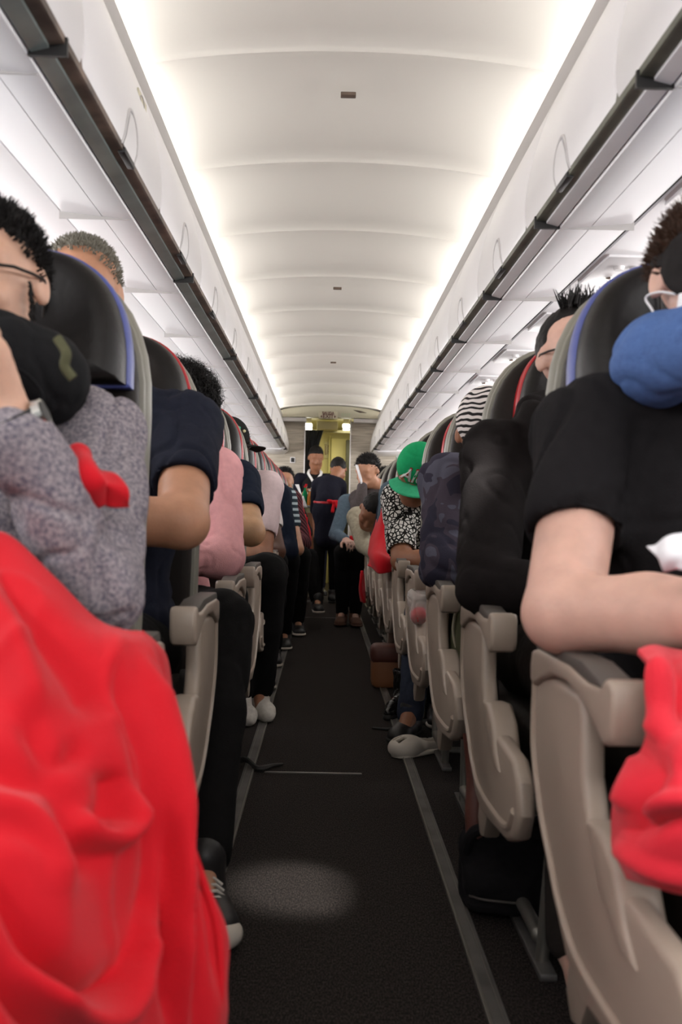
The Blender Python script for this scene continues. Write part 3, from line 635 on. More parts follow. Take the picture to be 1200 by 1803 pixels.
# ------------------------------------------------------------------ seats
SEATX = 0.552; PITCH = 0.76
def back_outline(hw, z0, z1, zs, n=18, p=2.3):
    pts = [(-hw, z0), (hw, z0)]; out = []
    for i in range(n+1):
        an = PI*i/n; c, s_ = math.cos(an), math.sin(an)
        out.append((hw*abs(c)**(2/p)*(1 if c >= 0 else -1), zs+(z1-zs)*abs(s_)**(2/p)))
    return pts+[(hw, (z0+zs)/2)]+out+[(-hw, (z0+zs)/2)]
def tilt(bm, k=0.15, z0=0.5):
    for v in bm.verts: v.co.y += (v.co.z-z0)*k
    return bm
def make_seat(s, pip, aisle=True):
    """meshes around the seat centre; row reference y = 0 is where the armrest pivots (1.43 m in row one)"""
    r0 = bpy.data.objects.new('airplane_seat', None); COL.objects.link(r0); r0.empty_display_size = 0.05
    yb = 0.19                                  # front face of backrest at the bottom
    bm_obj('shell', tilt(poly_prism(back_outline(0.207, 0.36, 1.275, 1.0), 'xz', yb+0.055, yb+0.105, 0.018, 3)), M['rim'], r0)
    bm_obj('shell_rim', tilt(poly_prism(back_outline(0.202, 0.37, 1.268, 1.0), 'xz', yb+0.042, yb+0.058, 0.006, 2)), M['rim'], r0)
    bm_obj('backrest', tilt(poly_prism(back_outline(0.196, 0.42, 1.262, 1.0), 'xz', yb-0.01, yb+0.045, 0.02, 3)), M['leather'], r0)
    # headrest: pillowy cushion with upholstery seams and a coloured edge band
    bt = {'blue': 0.040, 'redleather': 0.020 if s < 0 else 0.050}[pip]
    K = [p for p in back_outline(0.186 if (s < 0 or pip == 'blue') else 0.138, 1.035, 1.268 if (s < 0 or pip == 'blue') else 1.262, 1.045, 26, 2.5)[2:] if p[1] > 1.03]
    fo = 0.030 if (s < 0 or pip == 'blue') else 0.042
    def ring(sc, y):     # outline shrunk towards its middle, tilted with the backrest
        return [(x*sc, y-fo+(z-0.5)*0.15, 1.15+(z-1.15)*sc) for x, z in K]
    bm = bmesh.new(); R_ = [[bm.verts.new(p) for p in ring(sc, y)] for sc, y in ((0.985, yb+0.02), (1.0, yb), (0.995, yb-0.02), (0.975, yb-0.037), (0.94, yb-0.048), (0.86, yb-0.056), (0.72, yb-0.058), (0.5, yb-0.056), (0.25, yb-0.055))]
    for a, b in zip(R_[:-1], R_[1:]):
        for i in range(len(K)): bm.faces.new((a[i], a[(i+1) % len(K)], b[(i+1) % len(K)], b[i]))
    bm.faces.new(R_[-1]); bm.faces.new(R_[0][::-1])
    for v in bm.verts: v.co.y -= 0.010*math.exp(-((abs(v.co.x)-0.15)/0.05)**2)*(1 if v.co.y < yb+0.06 else 0)
    bmesh.ops.recalc_face_normals(bm, faces=bm.faces)
    h = bm_obj('headrest', bm, M['headleather'], r0, sh=80)
    bm = bmesh.new(); R_ = [[bm.verts.new(p) for p in ring(sc, y)] for sc, y in ((1.0, yb+0.03), (1.024, yb+0.026), (1.034, yb+0.026-bt*0.5), (1.022, yb+0.026-bt), (0.985, yb+0.024-bt))]
    for a, b in zip(R_[:-1], R_[1:]):
        for i in range(len(K)): bm.faces.new((a[i], a[(i+1) % len(K)], b[(i+1) % len(K)], b[i]))
    bmesh.ops.recalc_face_normals(bm, faces=bm.faces)
    bm_obj('edge_band', bm, M[pip], h, sh=80)
    for x in (-0.055, 0.055):
        bm_obj('seam_line', tube_bm([(x, yb-fo-0.0565+(z-0.5)*0.15, z) for z in np.linspace(1.09, 1.25, 7)], 0.0025, 5), M['leather'], h)
    bm_obj('seat_cushion', box_bm(-0.215, 0.215, -0.42, 0.22, 0.345, 0.46, 0.035, 3), M['leather'], r0)
    if aisle:
        A = lambda o_: s*(o_-SEATX)
        P = lambda L: [(a-1.43, b) for a, b in L]
        panel = P([(1.485, .60), (1.488, .507), (1.43, .42), (1.365, .366), (1.312, .322), (1.26, .288), (1.18, .272), (1.05, .285), (.92, .30), (.85, .325), (.82, .37), (.83, .42), (.88, .448), (1.02, .452), (1.10, .462), (1.17, .485), (1.20, .53), (1.205, .60), (1.22, .622), (1.46, .622)])
        x0, x1 = sorted((A(0.272), A(0.302)))
        bm_obj('side_panel', poly_prism(panel, 'yz', x0, x1, 0.010, 3), M['armgrey'], r0)
        # raised rear lip and moulded wing of the panel
        lip = [Vector((A(0.2735), a-1.43, b)) for a, b in ((1.462, .60), (1.464, .51), (1.41, .432), (1.345, .383), (1.29, .345), (1.20, .315), (1.05, .315), (.90, .33), (.85, .37))]
        bm_obj('panel_ridge', tube_bm(catmull(lip, 4), 0.0075, 8), M['armgrey'], r0)
        wing = P([(1.165, .49), (1.10, .497), (1.045, .475), (1.01, .43), (.97, .40), (1.02, .395), (1.10, .43)])
        xw0, xw1 = sorted((A(0.266), A(0.315)))
        bm_obj('panel_wing', poly_prism(wing, 'yz', xw0, xw1, 0.010, 3), M['armgrey'], r0)
        tail = P([(1.30, .33), (1.33, .22), (1.30, .19), (1.26, .20), (1.20, .285)])
        xt0, xt1 = sorted((A(0.29), A(0.325)))
        bm_obj('lower_shroud', poly_prism(tail, 'yz', xt0, xt1, 0.008, 2), M['armgrey'], r0)
        arm = P([(1.47, .625), (1.462, .646), (1.43, .652), (1.25, .655), (1.16, .648), (1.105, .650), (1.085, .664), (1.060, .665), (1.052, .655), (1.053, .612), (1.062, .598), (1.085, .592), (1.125, .606), (1.19, .624), (1.26, .632), (1.34, .628), (1.41, .610), (1.45, .596), (1.468, .602)])
        xa0, xa1 = sorted((A(0.264), A(0.312)))
        ar = bm_obj('armrest', poly_prism(arm, 'yz', xa0, xa1, 0.007, 3), M['armgrey'], r0)
        pad = P([(1.452, .650), (1.44, .664), (1.20, .668), (1.12, .658), (1.10, .650), (1.16, .645), (1.43, .646)])
        xp0, xp1 = sorted((A(0.268), A(0.308)))
        bm_obj('armrest_pad', poly_prism(pad, 'yz', xp0, xp1, 0.004, 2), M['armpad'], ar)
        # cross tubes, leg, baggage bar
        X = A(0.384)
        bm_obj('leg', tube_bm([(X, 0.0, 0.30), (X, 0.0, 0.012)], 0.0125, 12), M['metal'], r0)
        bm_obj('leg', tube_bm([(X, -0.38, 0.30), (X, -0.30, 0.012)], 0.0125, 12), M['metal'], r0)
        bm_obj('leg_bracket', box_bm(X-0.020, X+0.020, -0.03, 0.03, 0.20, 0.34, 0.006), M['armpad'], r0)
        bm_obj('floor_rail', box_bm(X-0.016, X+0.016, -0.36, 0.10, 0.0, 0.014, 0.003), M['track'], r0)
        bm = tube_bm(catmull([(X-s*0.0, 0.0, 0.05), (X-s*0.0, -0.27, 0.05)], 3), 0.014, 12); tube_bm([(X, -0.27, 0.05), (X+s*0.42, -0.27, 0.05)], 0.012, 12, bm)
        bmesh.ops.create_icosphere(bm, subdivisions=2, radius=0.0155, matrix=Matrix.Translation((X, -0.27, 0.05)))
        bm_obj('baggage_bar', bm, M['metal'], r0)
        bm = tube_bm([(A(0.30), 0.0, 0.325), (X+s*0.45, 0.0, 0.325)], 0.016, 12); tube_bm([(A(0.30), -0.38, 0.325), (X+s*0.45, -0.38, 0.325)], 0.016, 12, bm)
        bm_obj('cross_tube', bm, M['metal'], r0)
        # seat belt lying beside the cushion
        b_ = bm_obj('seat_belt', tube_bm(catmull([(A(0.335), 0.13, 0.47), (A(0.328), 0.0, 0.49), (A(0.322), -0.06, 0.44), (A(0.33), -0.09, 0.40)], 4), 0.016, 6, squash=0.15), M['rubber'], r0)
        bm_obj('buckle', box_bm(A(0.322)-0.006, A(0.322)+0.006, -0.13, -0.08, 0.38, 0.43, 0.004), M['chrome'], b_)
    return r0
def copy_tree(o, parent=None):
    c = o.copy(); COL.objects.link(c)
    if parent: c.parent = parent
    for ch in list(o.children): copy_tree(ch, c)
    return c
WORDS = ['one', 'two', 'three', 'four', 'five', 'six', 'seven', 'eight', 'nine', 'ten', 'eleven', 'twelve', 'thirteen']
protos = {}
def place_seat(s, k, pip, aisle):
    key = (s, pip, aisle)
    if key in protos: o = copy_tree(protos[key])
    else: o = protos[key] = make_seat(s, pip, aisle)
    o.location = (CX+s*(SEATX if aisle else SEATX+0.49), 1.43+PITCH*k, 0)
    nm = 'left' if s < 0 else 'right'; col = {'blue': 'blue', 'redleather': 'red'}[pip]
    if aisle: o['label'] = '%s aisle seat of row %s with %s-edged black headrest and grey armrest' % (nm, WORDS[k], col)
    else: o['label'] = '%s middle seat of row %s with %s-edged black headrest' % (nm, WORDS[k], col)
    o['category'] = 'airplane seat'; o['group'] = '%s seats on the %s side' % ('aisle' if aisle else 'middle', nm)
    return o
for s in (-1, 1):
    for k in range(12):
        place_seat(s, k, 'blue' if k == 0 else 'redleather', True)
        place_seat(s, k, 'blue' if k == 0 else 'redleather', False)
# ------------------------------------------------------------------ people
def frame_from(d, n):
    d = np.array(d, float); d /= np.linalg.norm(d); n = np.array(n, float); n -= d*n.dot(d); n /= np.linalg.norm(n); return d, n, np.cross(d, n)
def hand_ops(w_, d, n, L=0.175, curl=0.5, side=1, thumb=0.6, k=0.008):
    """w_: wrist, d: towards the fingers, n: out of the BACK of the hand, side: which way the thumb leaves"""
    w_ = np.array(w_, float); d, n, x = frame_from(d, n); x = x*side; ops = []
    pl = L*0.52
    for i, o_ in enumerate((0.034, 0.012, -0.011, -0.032)):
        o2 = o_*L/0.18
        kn = w_+d*pl*(1.0-0.05*abs(i-1))+x*o2
        ops.append(cap(w_+x*o2*0.55+d*0.01, kn, 0.0145*L/0.18, 0.0125*L/0.18, k=0.012))
        fl = L*(0.44, 0.49, 0.455, 0.36)[i]; a = 0.15+curl*0.5; p = kn; r = 0.0095*L/0.18
        for seg, fr in enumerate((0.45, 0.31, 0.24)):
            v = d*math.cos(a)-n*math.sin(a); q = p+v*fl*fr; ops.append(cap(p, q, r, r*0.93, k=0.004)); p = q; r *= 0.93; a += curl*(1.0, 0.8)[min(seg, 1)]
    t0 = w_+x*0.022+d*0.022; t1 = t0+(x*0.75+d*0.6-n*0.35)*L*0.24; t2 = t1+(x*(0.5-thumb*0.4)+d*0.8-n*0.45)*L*0.20; t3 = t2+(x*(0.1-thumb*0.2)+d*0.9-n*0.3)*L*0.13
    ops += [cap(t0, t1, 0.0155, 0.0125, k=0.012), cap(t1, t2, 0.0118, 0.0105, k=0.005), cap(t2, t3, 0.0105, 0.009, k=0.004)]
    return ops
def head_ops(c, R, sc=1.0):
    """head centred on c, local -y is the face"""
    T = lambda p: np.array(c)+R@(np.array(p, float)*sc)
    E = lambda p, r, k=0.02, s='+', q=None: ell(T(p), np.array(r)*sc, R if q is None else R@q, k=k, s=s)
    C = lambda a, b, r1, r2, k=0.01, s='+': cap(T(a), T(b), r1*sc, r2*sc, k=k, s=s)
    o = [E((0, 0.012, 0.030), (0.076, 0.096, 0.088)), E((0, -0.030, -0.030), (0.062, 0.062, 0.080), 0.03), E((0, -0.058, -0.088), (0.030, 0.028, 0.024), 0.03),
         C((-0.052, -0.01, -0.068), (-0.018, -0.066, -0.092), 0.020, 0.018, 0.02), C((0.052, -0.01, -0.068), (0.018, -0.066, -0.092), 0.020, 0.018, 0.02),
         C((-0.045, -0.066, 0.030), (0.045, -0.066, 0.030), 0.014, 0.014, 0.015)]
    for t_ in (-1, 1):
        o.append(E((t_*0.031, -0.088, 0.008), (0.018, 0.012, 0.012), 0.012, '-'))
        o.append(E((t_*0.031, -0.076, 0.006), (0.0155, 0.0125, 0.012), 0.004))       # eyelids over the eyeball
        o.append(E((t_*0.040, -0.070, -0.025), (0.020, 0.016, 0.016), 0.02))          # cheekbone
        o.append(E((t_*0.079, 0.012, -0.002), (0.009, 0.018, 0.030), 0.006, '+', rotm(yaw=t_*-22, pitch=8)))
        o.append(E((t_*0.0885, 0.006, -0.002), (0.006, 0.011, 0.019), 0.005, '-'))
        o.append(E((t_*0.011, -0.098, -0.034), (0.009, 0.009, 0.007), 0.007))
    o += [C((0, -0.080, 0.018), (0, -0.106, -0.024), 0.0085, 0.011, 0.012), E((0, -0.107, -0.028), (0.0115, 0.010, 0.0095), 0.008),
          C((-0.019, -0.084, -0.059), (0.019, -0.084, -0.059), 0.0065, 0.0065, 0.006), C((-0.016, -0.083, -0.070), (0.016, -0.083, -0.070), 0.0075, 0.0075, 0.006),
          C((-0.022, -0.0925, -0.0645), (0.022, -0.0925, -0.0645), 0.002, 0.002, 0.003, '-')]
    return o, T
def tufts(name, roots, r0, length, m, parent, curl=0.0, width=0.0022, seed=3):
    """little tapering locks: roots = list of (position, direction)"""
    rg = random.Random(seed); vs, fs = [], []
    for p, d in roots:
        p = Vector(p); d = Vector(d).normalized(); L = length*(0.7+0.6*rg.random()); side = d.cross(Vector((rg.random()-.5, rg.random()-.5, rg.random()-.5))).normalized(); up = d.cross(side)
        n = 5 if curl else 3; b = len(vs); ph = rg.random()*6.3
        for i in range(n+1):
            t = i/n; q = p+d*L*t
            if curl: q = p+d*L*t*0.75+(side*math.cos(ph+t*curl)+up*math.sin(ph+t*curl)-side*math.cos(ph)-up*math.sin(ph))*L*0.28
            else: q += up*L*0.25*t*t
            ww = width*(1-0.85*t)
            for a in range(3): vs.append(q+side*math.cos(a*2.094)*ww+up*math.sin(a*2.094)*ww)
        for i in range(n):
            for a in range(3): fs.append((b+3*i+a, b+3*i+(a+1) % 3, b+3*i+3+(a+1) % 3, b+3*i+3+a))
    me = bpy.data.meshes.new(name); me.from_pydata([tuple(v) for v in vs], [], fs); me.update()
    return rel(link(name, me, m), parent)
def scalp_roots(T, R, n, up=0.3, zmin=0.0, front=-0.02, seed=5, sc=1.0, fn=None):
    rg = random.Random(seed); out = []
    while len(out) < n:
        v = Vector((rg.gauss(0, 1), rg.gauss(0, 1), rg.gauss(0, 1))).normalized(); p = (v.x*0.080, 0.014+v.y*0.100, 0.034+v.z*0.091)
        if p[2] < zmin+max(0, -p[1]-0.02)*1.1+ (0.03 if p[1] < 0 else 0): continue
        if p[1] < front-0.055 and p[2] < 0.085: continue
        d = (v.x*0.6+rg.gauss(0, .2), v.y*0.6+rg.gauss(0, .2), v.z*0.5+up) if fn is None else fn(v, rg)
        out.append((Vector(T(p)), Vector(R@np.array(d))))
    return out
def glasses(T, R, parent, m):
    bm = bmesh.new()
    for t_ in (-1, 1):
        pts = [T((t_*0.034+0.026*math.cos(a), -0.103+0.004*abs(math.cos(a)), 0.002+0.019*math.sin(a))) for a in np.linspace(0, 2*PI, 20)[:-1]]
        tube_bm(pts, 0.0022, 6, bm, closed=True)
        tube_bm([T((t_*0.060, -0.100, 0.010)), T((t_*0.077, -0.075, 0.010)), T((t_*0.084, -0.02, 0.008)), T((t_*0.085, 0.012, 0.006)), T((t_*0.083, 0.03, -0.012))], 0.0024, 6, bm)
    tube_bm([T((-0.008, -0.107, 0.006)), T((0, -0.109, 0.009)), T((0.008, -0.107, 0.006))], 0.002, 6, bm)
    g = rel(bm_obj('glasses', bm, m), parent)
    bm = bmesh.new()
    for t_ in (-1, 1):
        bm.faces.new([bm.verts.new(T((t_*0.034+0.0245*math.cos(a), -0.103+0.003*abs(math.cos(a)), 0.002+0.018*math.sin(a)))) for a in np.linspace(0, 2*PI, 20)[:-1]])
    l = bm_obj('lens', bm, M['glass']); rel(l, parent); l.parent = g
    return g
def shoe(name, ankle, d, m, sole, parent, L=0.27, laces=False):
    """d: heading of the toes on the floor"""
    ax, ay, az = ankle; d = Vector((d[0], d[1], 0)).normalized(); R = np.array([[-d.y, -d.x, 0], [d.x, -d.y, 0], [0, 0, 1]]); R = np.array(Matrix(((d.y, d.x, 0), (-d.x, d.y, 0), (0, 0, 1))))
    b = np.array([ax, ay, 0.0]); T = lambda p: b+R@np.array(p, float)
    z0 = az-0.085
    ops = [ell(T((0, -0.025, 0.045+z0)), (0.038, 0.055, 0.042), R, k=0.03), ell(T((0, 0.07, 0.036+z0)), (0.044, 0.10, 0.034), R, k=0.03), ell(T((0, 0.15, 0.030+z0)), (0.043, 0.048, 0.028), R, k=0.02), cap(T((0, 0, 0.05+z0)), T((0, 0, 0.11+z0)), 0.042, 0.045, k=0.02), rbox(T((0, 0.07, -0.05+z0)), (0.1, 0.25, 0.055), 0.0, R, k=0.004, s='-')]
    o = blob(name, ops, 0.006, m, parent, smooth=2)
    so = [rbox(T((0, 0.005, 0.012+z0)), (0.022, 0.06, 0.001), 0.016, R, k=0.02), ell(T((0, 0.13, 0.014+z0)), (0.050, 0.075, 0.016), R, k=0.03), rbox(T((0, 0.07, -0.05+z0)), (0.1, 0.25, 0.054), 0.0, R, k=0.003, s='-')]
    q = blob('sole', so, 0.006, sole, parent, smooth=1); q.parent = o; 
    q.location = (0, 0, 0)
    if laces:
        bm = bmesh.new()
        for i in range(5):
            y = 0.055+i*0.017; z = 0.083-i*0.0065+z0
            tube_bm([T((-0.026, y, z-0.012)), T((-0.01, y, z+0.002)), T((0.01, y, z+0.002)), T((0.026, y, z-0.012))], 0.0036, 6, bm)
        l = rel(bm_obj('laces', bm, M['sock']), parent); l.parent = o
    return o
def hat_mesh(): pass

def passenger(k, s, label, shirt, sleeve, skin, pants='blackpants', hair='hairblack', head=(0.0, 0.17, 1.20), hrot=(0, 0, 0), armA=((0.25, 0.30, 0.71), (0.12, 0.50, 0.72)), armB=((-0.25, 0.25, 0.72), (-0.10, 0.48, 0.72)),
              legA=None, legB=None, res=0.010, big=1.0, sh=0.98, lean=0.0, hairlen=0.018, haircount=700, yoff=0.0, hat=None, shoes='shoeblack', wr=0.006, xoff=0.0, hcurl=0, middle=False, hood=False, sleevecut=0.55, nohead=False, hairstyle='short', soles='shoewhite', feet=True, hairfn=None, hair_m=None, curlh=0.7, legr=1.0, hl=0.0):
    xs = CX+s*((SEATX if not middle else SEATX+0.49)-xoff); yb = 1.62+PITCH*k-yoff
    W = lambda p: np.array([xs-s*p[0], yb-p[1], p[2]])
    r0 = root('person', (xs, yb-0.15, 0), label, 'person'); B = big
    hc = np.array(head, float); ax = lean
    nb = np.array([ax*0.8, 0.13, sh+0.055]); chin = hc+np.array([0, -0.01, -0.075])
    body = [ell(W((ax*.3, 0.13, 0.62)), (0.12*B, 0.08, 0.15), k=0.04), ell(W((ax*.7, 0.13, 0.85)), (0.125*B, 0.075, 0.14), k=0.04), cap(W(nb), W(chin), 0.056, 0.052, k=0.03)]
    R = rotm(*hrot); hw = W(hc); ho, T = head_ops(hw, R); body += ho if not nohead else []
    shA = np.array([ax+0.172*B, 0.12, sh-0.02]); shB = np.array([ax-0.172*B, 0.12, sh-0.02])
    garment = [ell(W((ax*.2, 0.14, 0.60)), (0.165*B, 0.125*B, 0.14), k=0.08), ell(W((ax*.6, 0.13, 0.80)), (0.165*B, 0.12*B, 0.17), k=0.08), cap(W(shB*[1, 1, 1]), W(shA), 0.066*B, k=0.05), cap(W((ax-.06, .12, sh+.02)), W((ax+.06, .12, sh+.02)), 0.07, k=0.05)]
    cuts = []
    for sd, (el, wr_), S in ((1, armA, shA), (-1, armB, shB)):
        el = np.array(el, float); wr_ = np.array(wr_, float)
        ra, re, rw = 0.052*B, 0.043*B, 0.029*B; q = 0.72 if sleeve == 'long' else 1.0
        body += [cap(W(S), W(el), ra*(0.80 if q < 1 else 0.92), re*q, k=0.02), cap(W(el), W(el*.6+wr_*.4), re*q, 0.040*B*q, k=0.012), cap(W(el*.6+wr_*.4), W(wr_), 0.040*B*q, rw, k=0.02)]
        dd = W(wr_)-W(el)
        hn = np.array([0.0, -0.2, 1.0]) if abs(dd[2]) < 0.15 else np.array([0, -1.0, 0.2])
        body += hand_ops(W(wr_), dd, hn, curl=curlh, side=1 if (sd*s) > 0 else -1, k=0.01)
        if sleeve == 'short':
            e2 = S+(el-S)*sleevecut; garment += [cap(W(S), W(e2), ra*1.30, re*1.42, k=0.035)]
            v = W(el)-W(S); v /= np.linalg.norm(v); cuts.append((W(e2), v, re*1.42))
        else:
            garment += [cap(W(S), W(el), ra*1.25, re*1.28, k=0.035), cap(W(el), W(wr_*.92+el*.08), re*1.28, rw*1.45, k=0.012)]
    # legs
    LA = legA or ((0.10, 0.58, 0.56), (0.11, 0.50, 0.09)); LB = legB or ((-0.11, 0.58, 0.56), (-0.12, 0.50, 0.09))
    pr = [ell(W((ax*.1, 0.14, 0.53)), (0.17*B, 0.13, 0.095), k=0.06)]
    for sd, (kn, an) in ((1, LA), (-1, LB)):
        h_ = (sd*0.09, 0.16, 0.53); kn, an = np.array(kn, float), np.array(an, float)
        body += [cap(W(h_), W(kn), 0.065, 0.045, k=0.03), cap(W(kn), W(an), 0.045, 0.030, k=0.02)]
        dv = W(kn)-W(an); fd = (-s*(0.35*sd*0.3), -1.0)
        fz = an[2]; body += [cap(W(an), W(an)+np.array([fd[0]*0.12, fd[1]*0.12, -min(fz, 0.05)]), 0.028, 0.02, k=0.02)]
        lo = an*.96+kn*.04
        pr += [cap(W(h_), W(kn), 0.088*B, 0.068*legr, k=0.05), cap(W(kn), W(kn*.55+lo*.45), 0.068*legr, 0.062*legr, k=0.02), cap(W(kn*.55+lo*.45), W(lo), 0.062*legr, 0.050*legr, k=0.02)]
        if feet and shoes: shoe('shoe', W(an), fd, M[shoes], M[soles], r0)
    blob('body', body, res*0.75 if res < 0.009 else res*0.8, M[skin], r0, smooth=2)
    for c, v, r in cuts:   # open the short sleeve just past its hem
        garment.append(cap(c+v*(r*1.02), c+v*(r*1.7), r*1.02, k=0.003, s='-'))
    if hood:
        garment += [tor(W((hc[0]*0.8+ax*.2, 0.10, sh+0.075)), 0.085, 0.036, rotm(pitch=18), k=0.03)]
    else: garment.append(cap(W(nb+[0, 0.02, 0.06]), W(nb+[0, 0.03, 0.25]), 0.068, k=0.004, s='-'))
    blob('shirt' if not hood else 'hoodie', garment, res, M[shirt], r0, wr=wr, wf=11, seed=k*3+5+s, aniso=(1, 1, 0.7))
    blob('trousers', pr, max(res, 0.010), M[pants], r0, wr=wr*0.8, wf=9, seed=k+40)
    if hairstyle and not nohead:
        hm = M[hair]
        cp = [ell(T((0, 0.020, 0.040)), (0.081, 0.100, 0.090), R, k=0.02), rbox(T((0, -0.12, -0.02+hl)), (0.12, 0.085, 0.085+hl), 0.015, R@rotm(pitch=-22), k=0.02, s='-'), rbox(T((0, 0.02, -0.11)), (0.12, 0.12, 0.075), 0.01, R@rotm(pitch=14), k=0.015, s='-')]
        if hat is None or hat != 'full':
            hb = blob('hair', cp, min(res, 0.007), hm, r0, wr=0.004, wf=55, seed=k, smooth=1)
            if haircount: 
                t = tufts('locks', scalp_roots(T, R, haircount, seed=k+1, fn=hairfn), 0, hairlen, hm, r0, curl=hcurl, seed=k); t.parent = hb
    return r0, W, T, R
def ear_eyes(T, R, r0, lids=False):
    for t_ in (-1, 1):
        bm = bmesh.new(); bmesh.ops.create_uvsphere(bm, u_segments=16, v_segments=12, radius=0.0122, matrix=Matrix.Translation(Vector(T((t_*0.031, -0.0785, 0.006)))))
        e = rel(bm_obj('eye', bm, M['eyewhite']), r0)
        bm = bmesh.new(); bmesh.ops.create_uvsphere(bm, u_segments=12, v_segments=8, radius=0.0058, matrix=Matrix.Translation(Vector(T((t_*0.031, -0.0868, 0.005)))))
        i_ = rel(bm_obj('iris', bm, M['iris']), r0); i_.parent = e
        tufts('eyebrow', [(T((t_*(0.014+0.0012*j), -0.0845+0.00001*j*j*3, 0.030+0.002*math.sin(j/24*3))), R@np.array((t_*0.9, -0.15, 0.25))) for j in range(26)], 0, 0.009, M['hairblack'], r0, seed=t_+9)

# --- left row one: glasses, black neck pillow, grey heather sweatshirt
P1, W1, T1, R1 = passenger(0, -1, 'bearded person in glasses and grey heather sweatshirt, nearest on the left', 'heather', 'long', 'skinA', 'blackpants', head=(0.020, 0.17, 1.150), hrot=(-6, 4, -4), sh=0.965,
    armA=((0.245, 0.37, 0.725), (0.145, 0.44, 0.93)), armB=((-0.24, 0.30, 0.68), (-0.10, 0.46, 0.62)), res=0.006, big=1.03, wr=0.015, haircount=2600, hairlen=0.014, xoff=0.0, curlh=0.9)
ear_eyes(T1, R1, P1); glasses(T1, R1, P1, M['frameblack'])
tufts('beard', [(T1((x_, -0.06-0.03*math.cos(x_*20)+0.02*rz, -0.055-0.05*rz)), R1@np.array((x_*6, -0.7, -0.8))) for x_, rz in [(random.uniform(-.058, .058), random.random()) for _ in range(700)]]+[(T1((t_*0.077, -0.022+random.uniform(-.006, .006), random.uniform(-.06, .0))), R1@np.array((t_*0.3, -0.2, -1))) for t_ in (-1, 1) for _ in range(60)], 0, 0.010, M['hairblack'], P1)
def neck_pillow(k, s, W, c, R0, r, m, label, rr, res=0.006, toggle=False, squash=None):
    cw = W(c); t = root('neck_pillow', tuple(cw), label, 'neck pillow')
    o = blob('cushion', [tor(cw, R0, r, rr, k=0.02, gap=0.42), ell(cw+rr@np.array((-R0*0.9, 0, 0)), (r*1.1, r*1.35, r*1.12), rr, k=0.04), ell(cw+rr@np.array((R0*0.9, 0, 0)), (r*1.1, r*1.35, r*1.12), rr, k=0.04), ell(cw-rr@np.array((0, R0, 0)), (r*1.5, r*0.98, r*1.15), rr, k=0.04)], res, m, t, wr=0.004, wf=16)
    return t, cw
t, cw = neck_pillow(0, -1, W1, (0.040, 0.22, 1.016), 0.080, 0.056, M['pillowblack'], 'black travel pillow around the neck of the person in glasses', rotm(yaw=8, pitch=-10))
rel(tubes('drawcord', [catmull([cw+(0.02, -0.15, -0.02), cw+(0.075, -0.15, -0.005), cw+(0.11, -0.12, -0.03), cw+(0.118, -0.11, -0.09)], 5)], 0.0028, M['pillowblack']), t)
p = at(112, 628, 1.22); bm = tube_bm(catmull([p+Vector((-0.008, 0, 0.022)), p+Vector((0.004, -0.004, 0.004)), p+Vector((0.002, -0.002, -0.012)), p+Vector((0.012, 0, -0.026))], 4), 0.0062, 10)
rel(bm_obj('toggle', bm, M['oliveback']), t)
# wrist watch of that person
wc = W1((0.150, 0.438, 0.905)); ax_ = (W1((0.145, 0.44, 0.93))-W1((0.245, 0.37, 0.725))); ax_ /= np.linalg.norm(ax_); wc = W1((0.245, 0.37, 0.725))*0.06+W1((0.145, 0.44, 0.93))*0.94+ax_*0.012
t = root('wrist_watch', tuple(wc), 'black watch with metal case on the wrist at the left edge', 'watch')
d_, n_, x_ = frame_from(ax_, (0.95, -0.1, 0.5))
ring = [wc+(n_*math.cos(a)+x_*math.sin(a))*0.036 for a in np.linspace(0, 2*PI, 33)[:-1]]
bm = bmesh.new(); rows = [[bm.verts.new(p_+d_*o_+ (p_-wc)/0.036*e_) for p_ in ring] for o_, e_ in ((-0.012, -0.001), (-0.012, 0.003), (0.012, 0.003), (0.012, -0.001), (-0.012, -0.001))]
for a, b in zip(rows[:-1], rows[1:]):
    for i in range(32): bm.faces.new((a[i], a[(i+1) % 32], b[(i+1) % 32], b[i]))
rel(bm_obj('strap', bm, M['rubber']), t)
bm = bmesh.new(); mx = Matrix.Translation(Vector(wc+n_*0.040)) @ Vector(n_).to_track_quat('Z', 'Y').to_matrix().to_4x4(); bmesh.ops.create_cone(bm, cap_ends=True, segments=28, radius1=0.018, radius2=0.016, depth=0.010, matrix=mx)
cs = rel(bm_obj('case', bm, M['chrome']), t)
bm = bmesh.new(); mx = Matrix.Translation(Vector(wc+n_*0.0458)) @ Vector(n_).to_track_quat('Z', 'Y').to_matrix().to_4x4(); bmesh.ops.create_circle(bm, cap_ends=True, segments=28, radius=0.0135, matrix=mx)
rel(bm_obj('dial', bm, M['black']), t)

# --- right row one: sleep mask, blue neck pillow, black T-shirt, bare arm over the armrest
P2, W2, T2, R2 = passenger(0, 1, 'person in black T-shirt and sleep mask, bare forearm on the nearest right armrest', 'blackcotton', 'short', 'skinE', 'darkpants', hair='hairbrown', head=(0.048, 0.20, 1.168), hrot=(8, 6, 6), sh=0.985,
    armA=((0.278, 0.30, 0.712), (0.06, 0.50, 0.735)), armB=((-0.25, 0.30, 0.72), (0.02, 0.50, 0.80)), res=0.006, big=1.17, wr=0.013, haircount=2200, hairlen=0.017, curlh=0.8, sleevecut=0.50)
t, cw = neck_pillow(0, 1, W2, (0.035, 0.20, 1.062), 0.092, 0.055, M['pillowblue'], 'blue inflatable travel pillow around the neck of the person in the sleep mask', rotm(yaw=-8, pitch=-4))
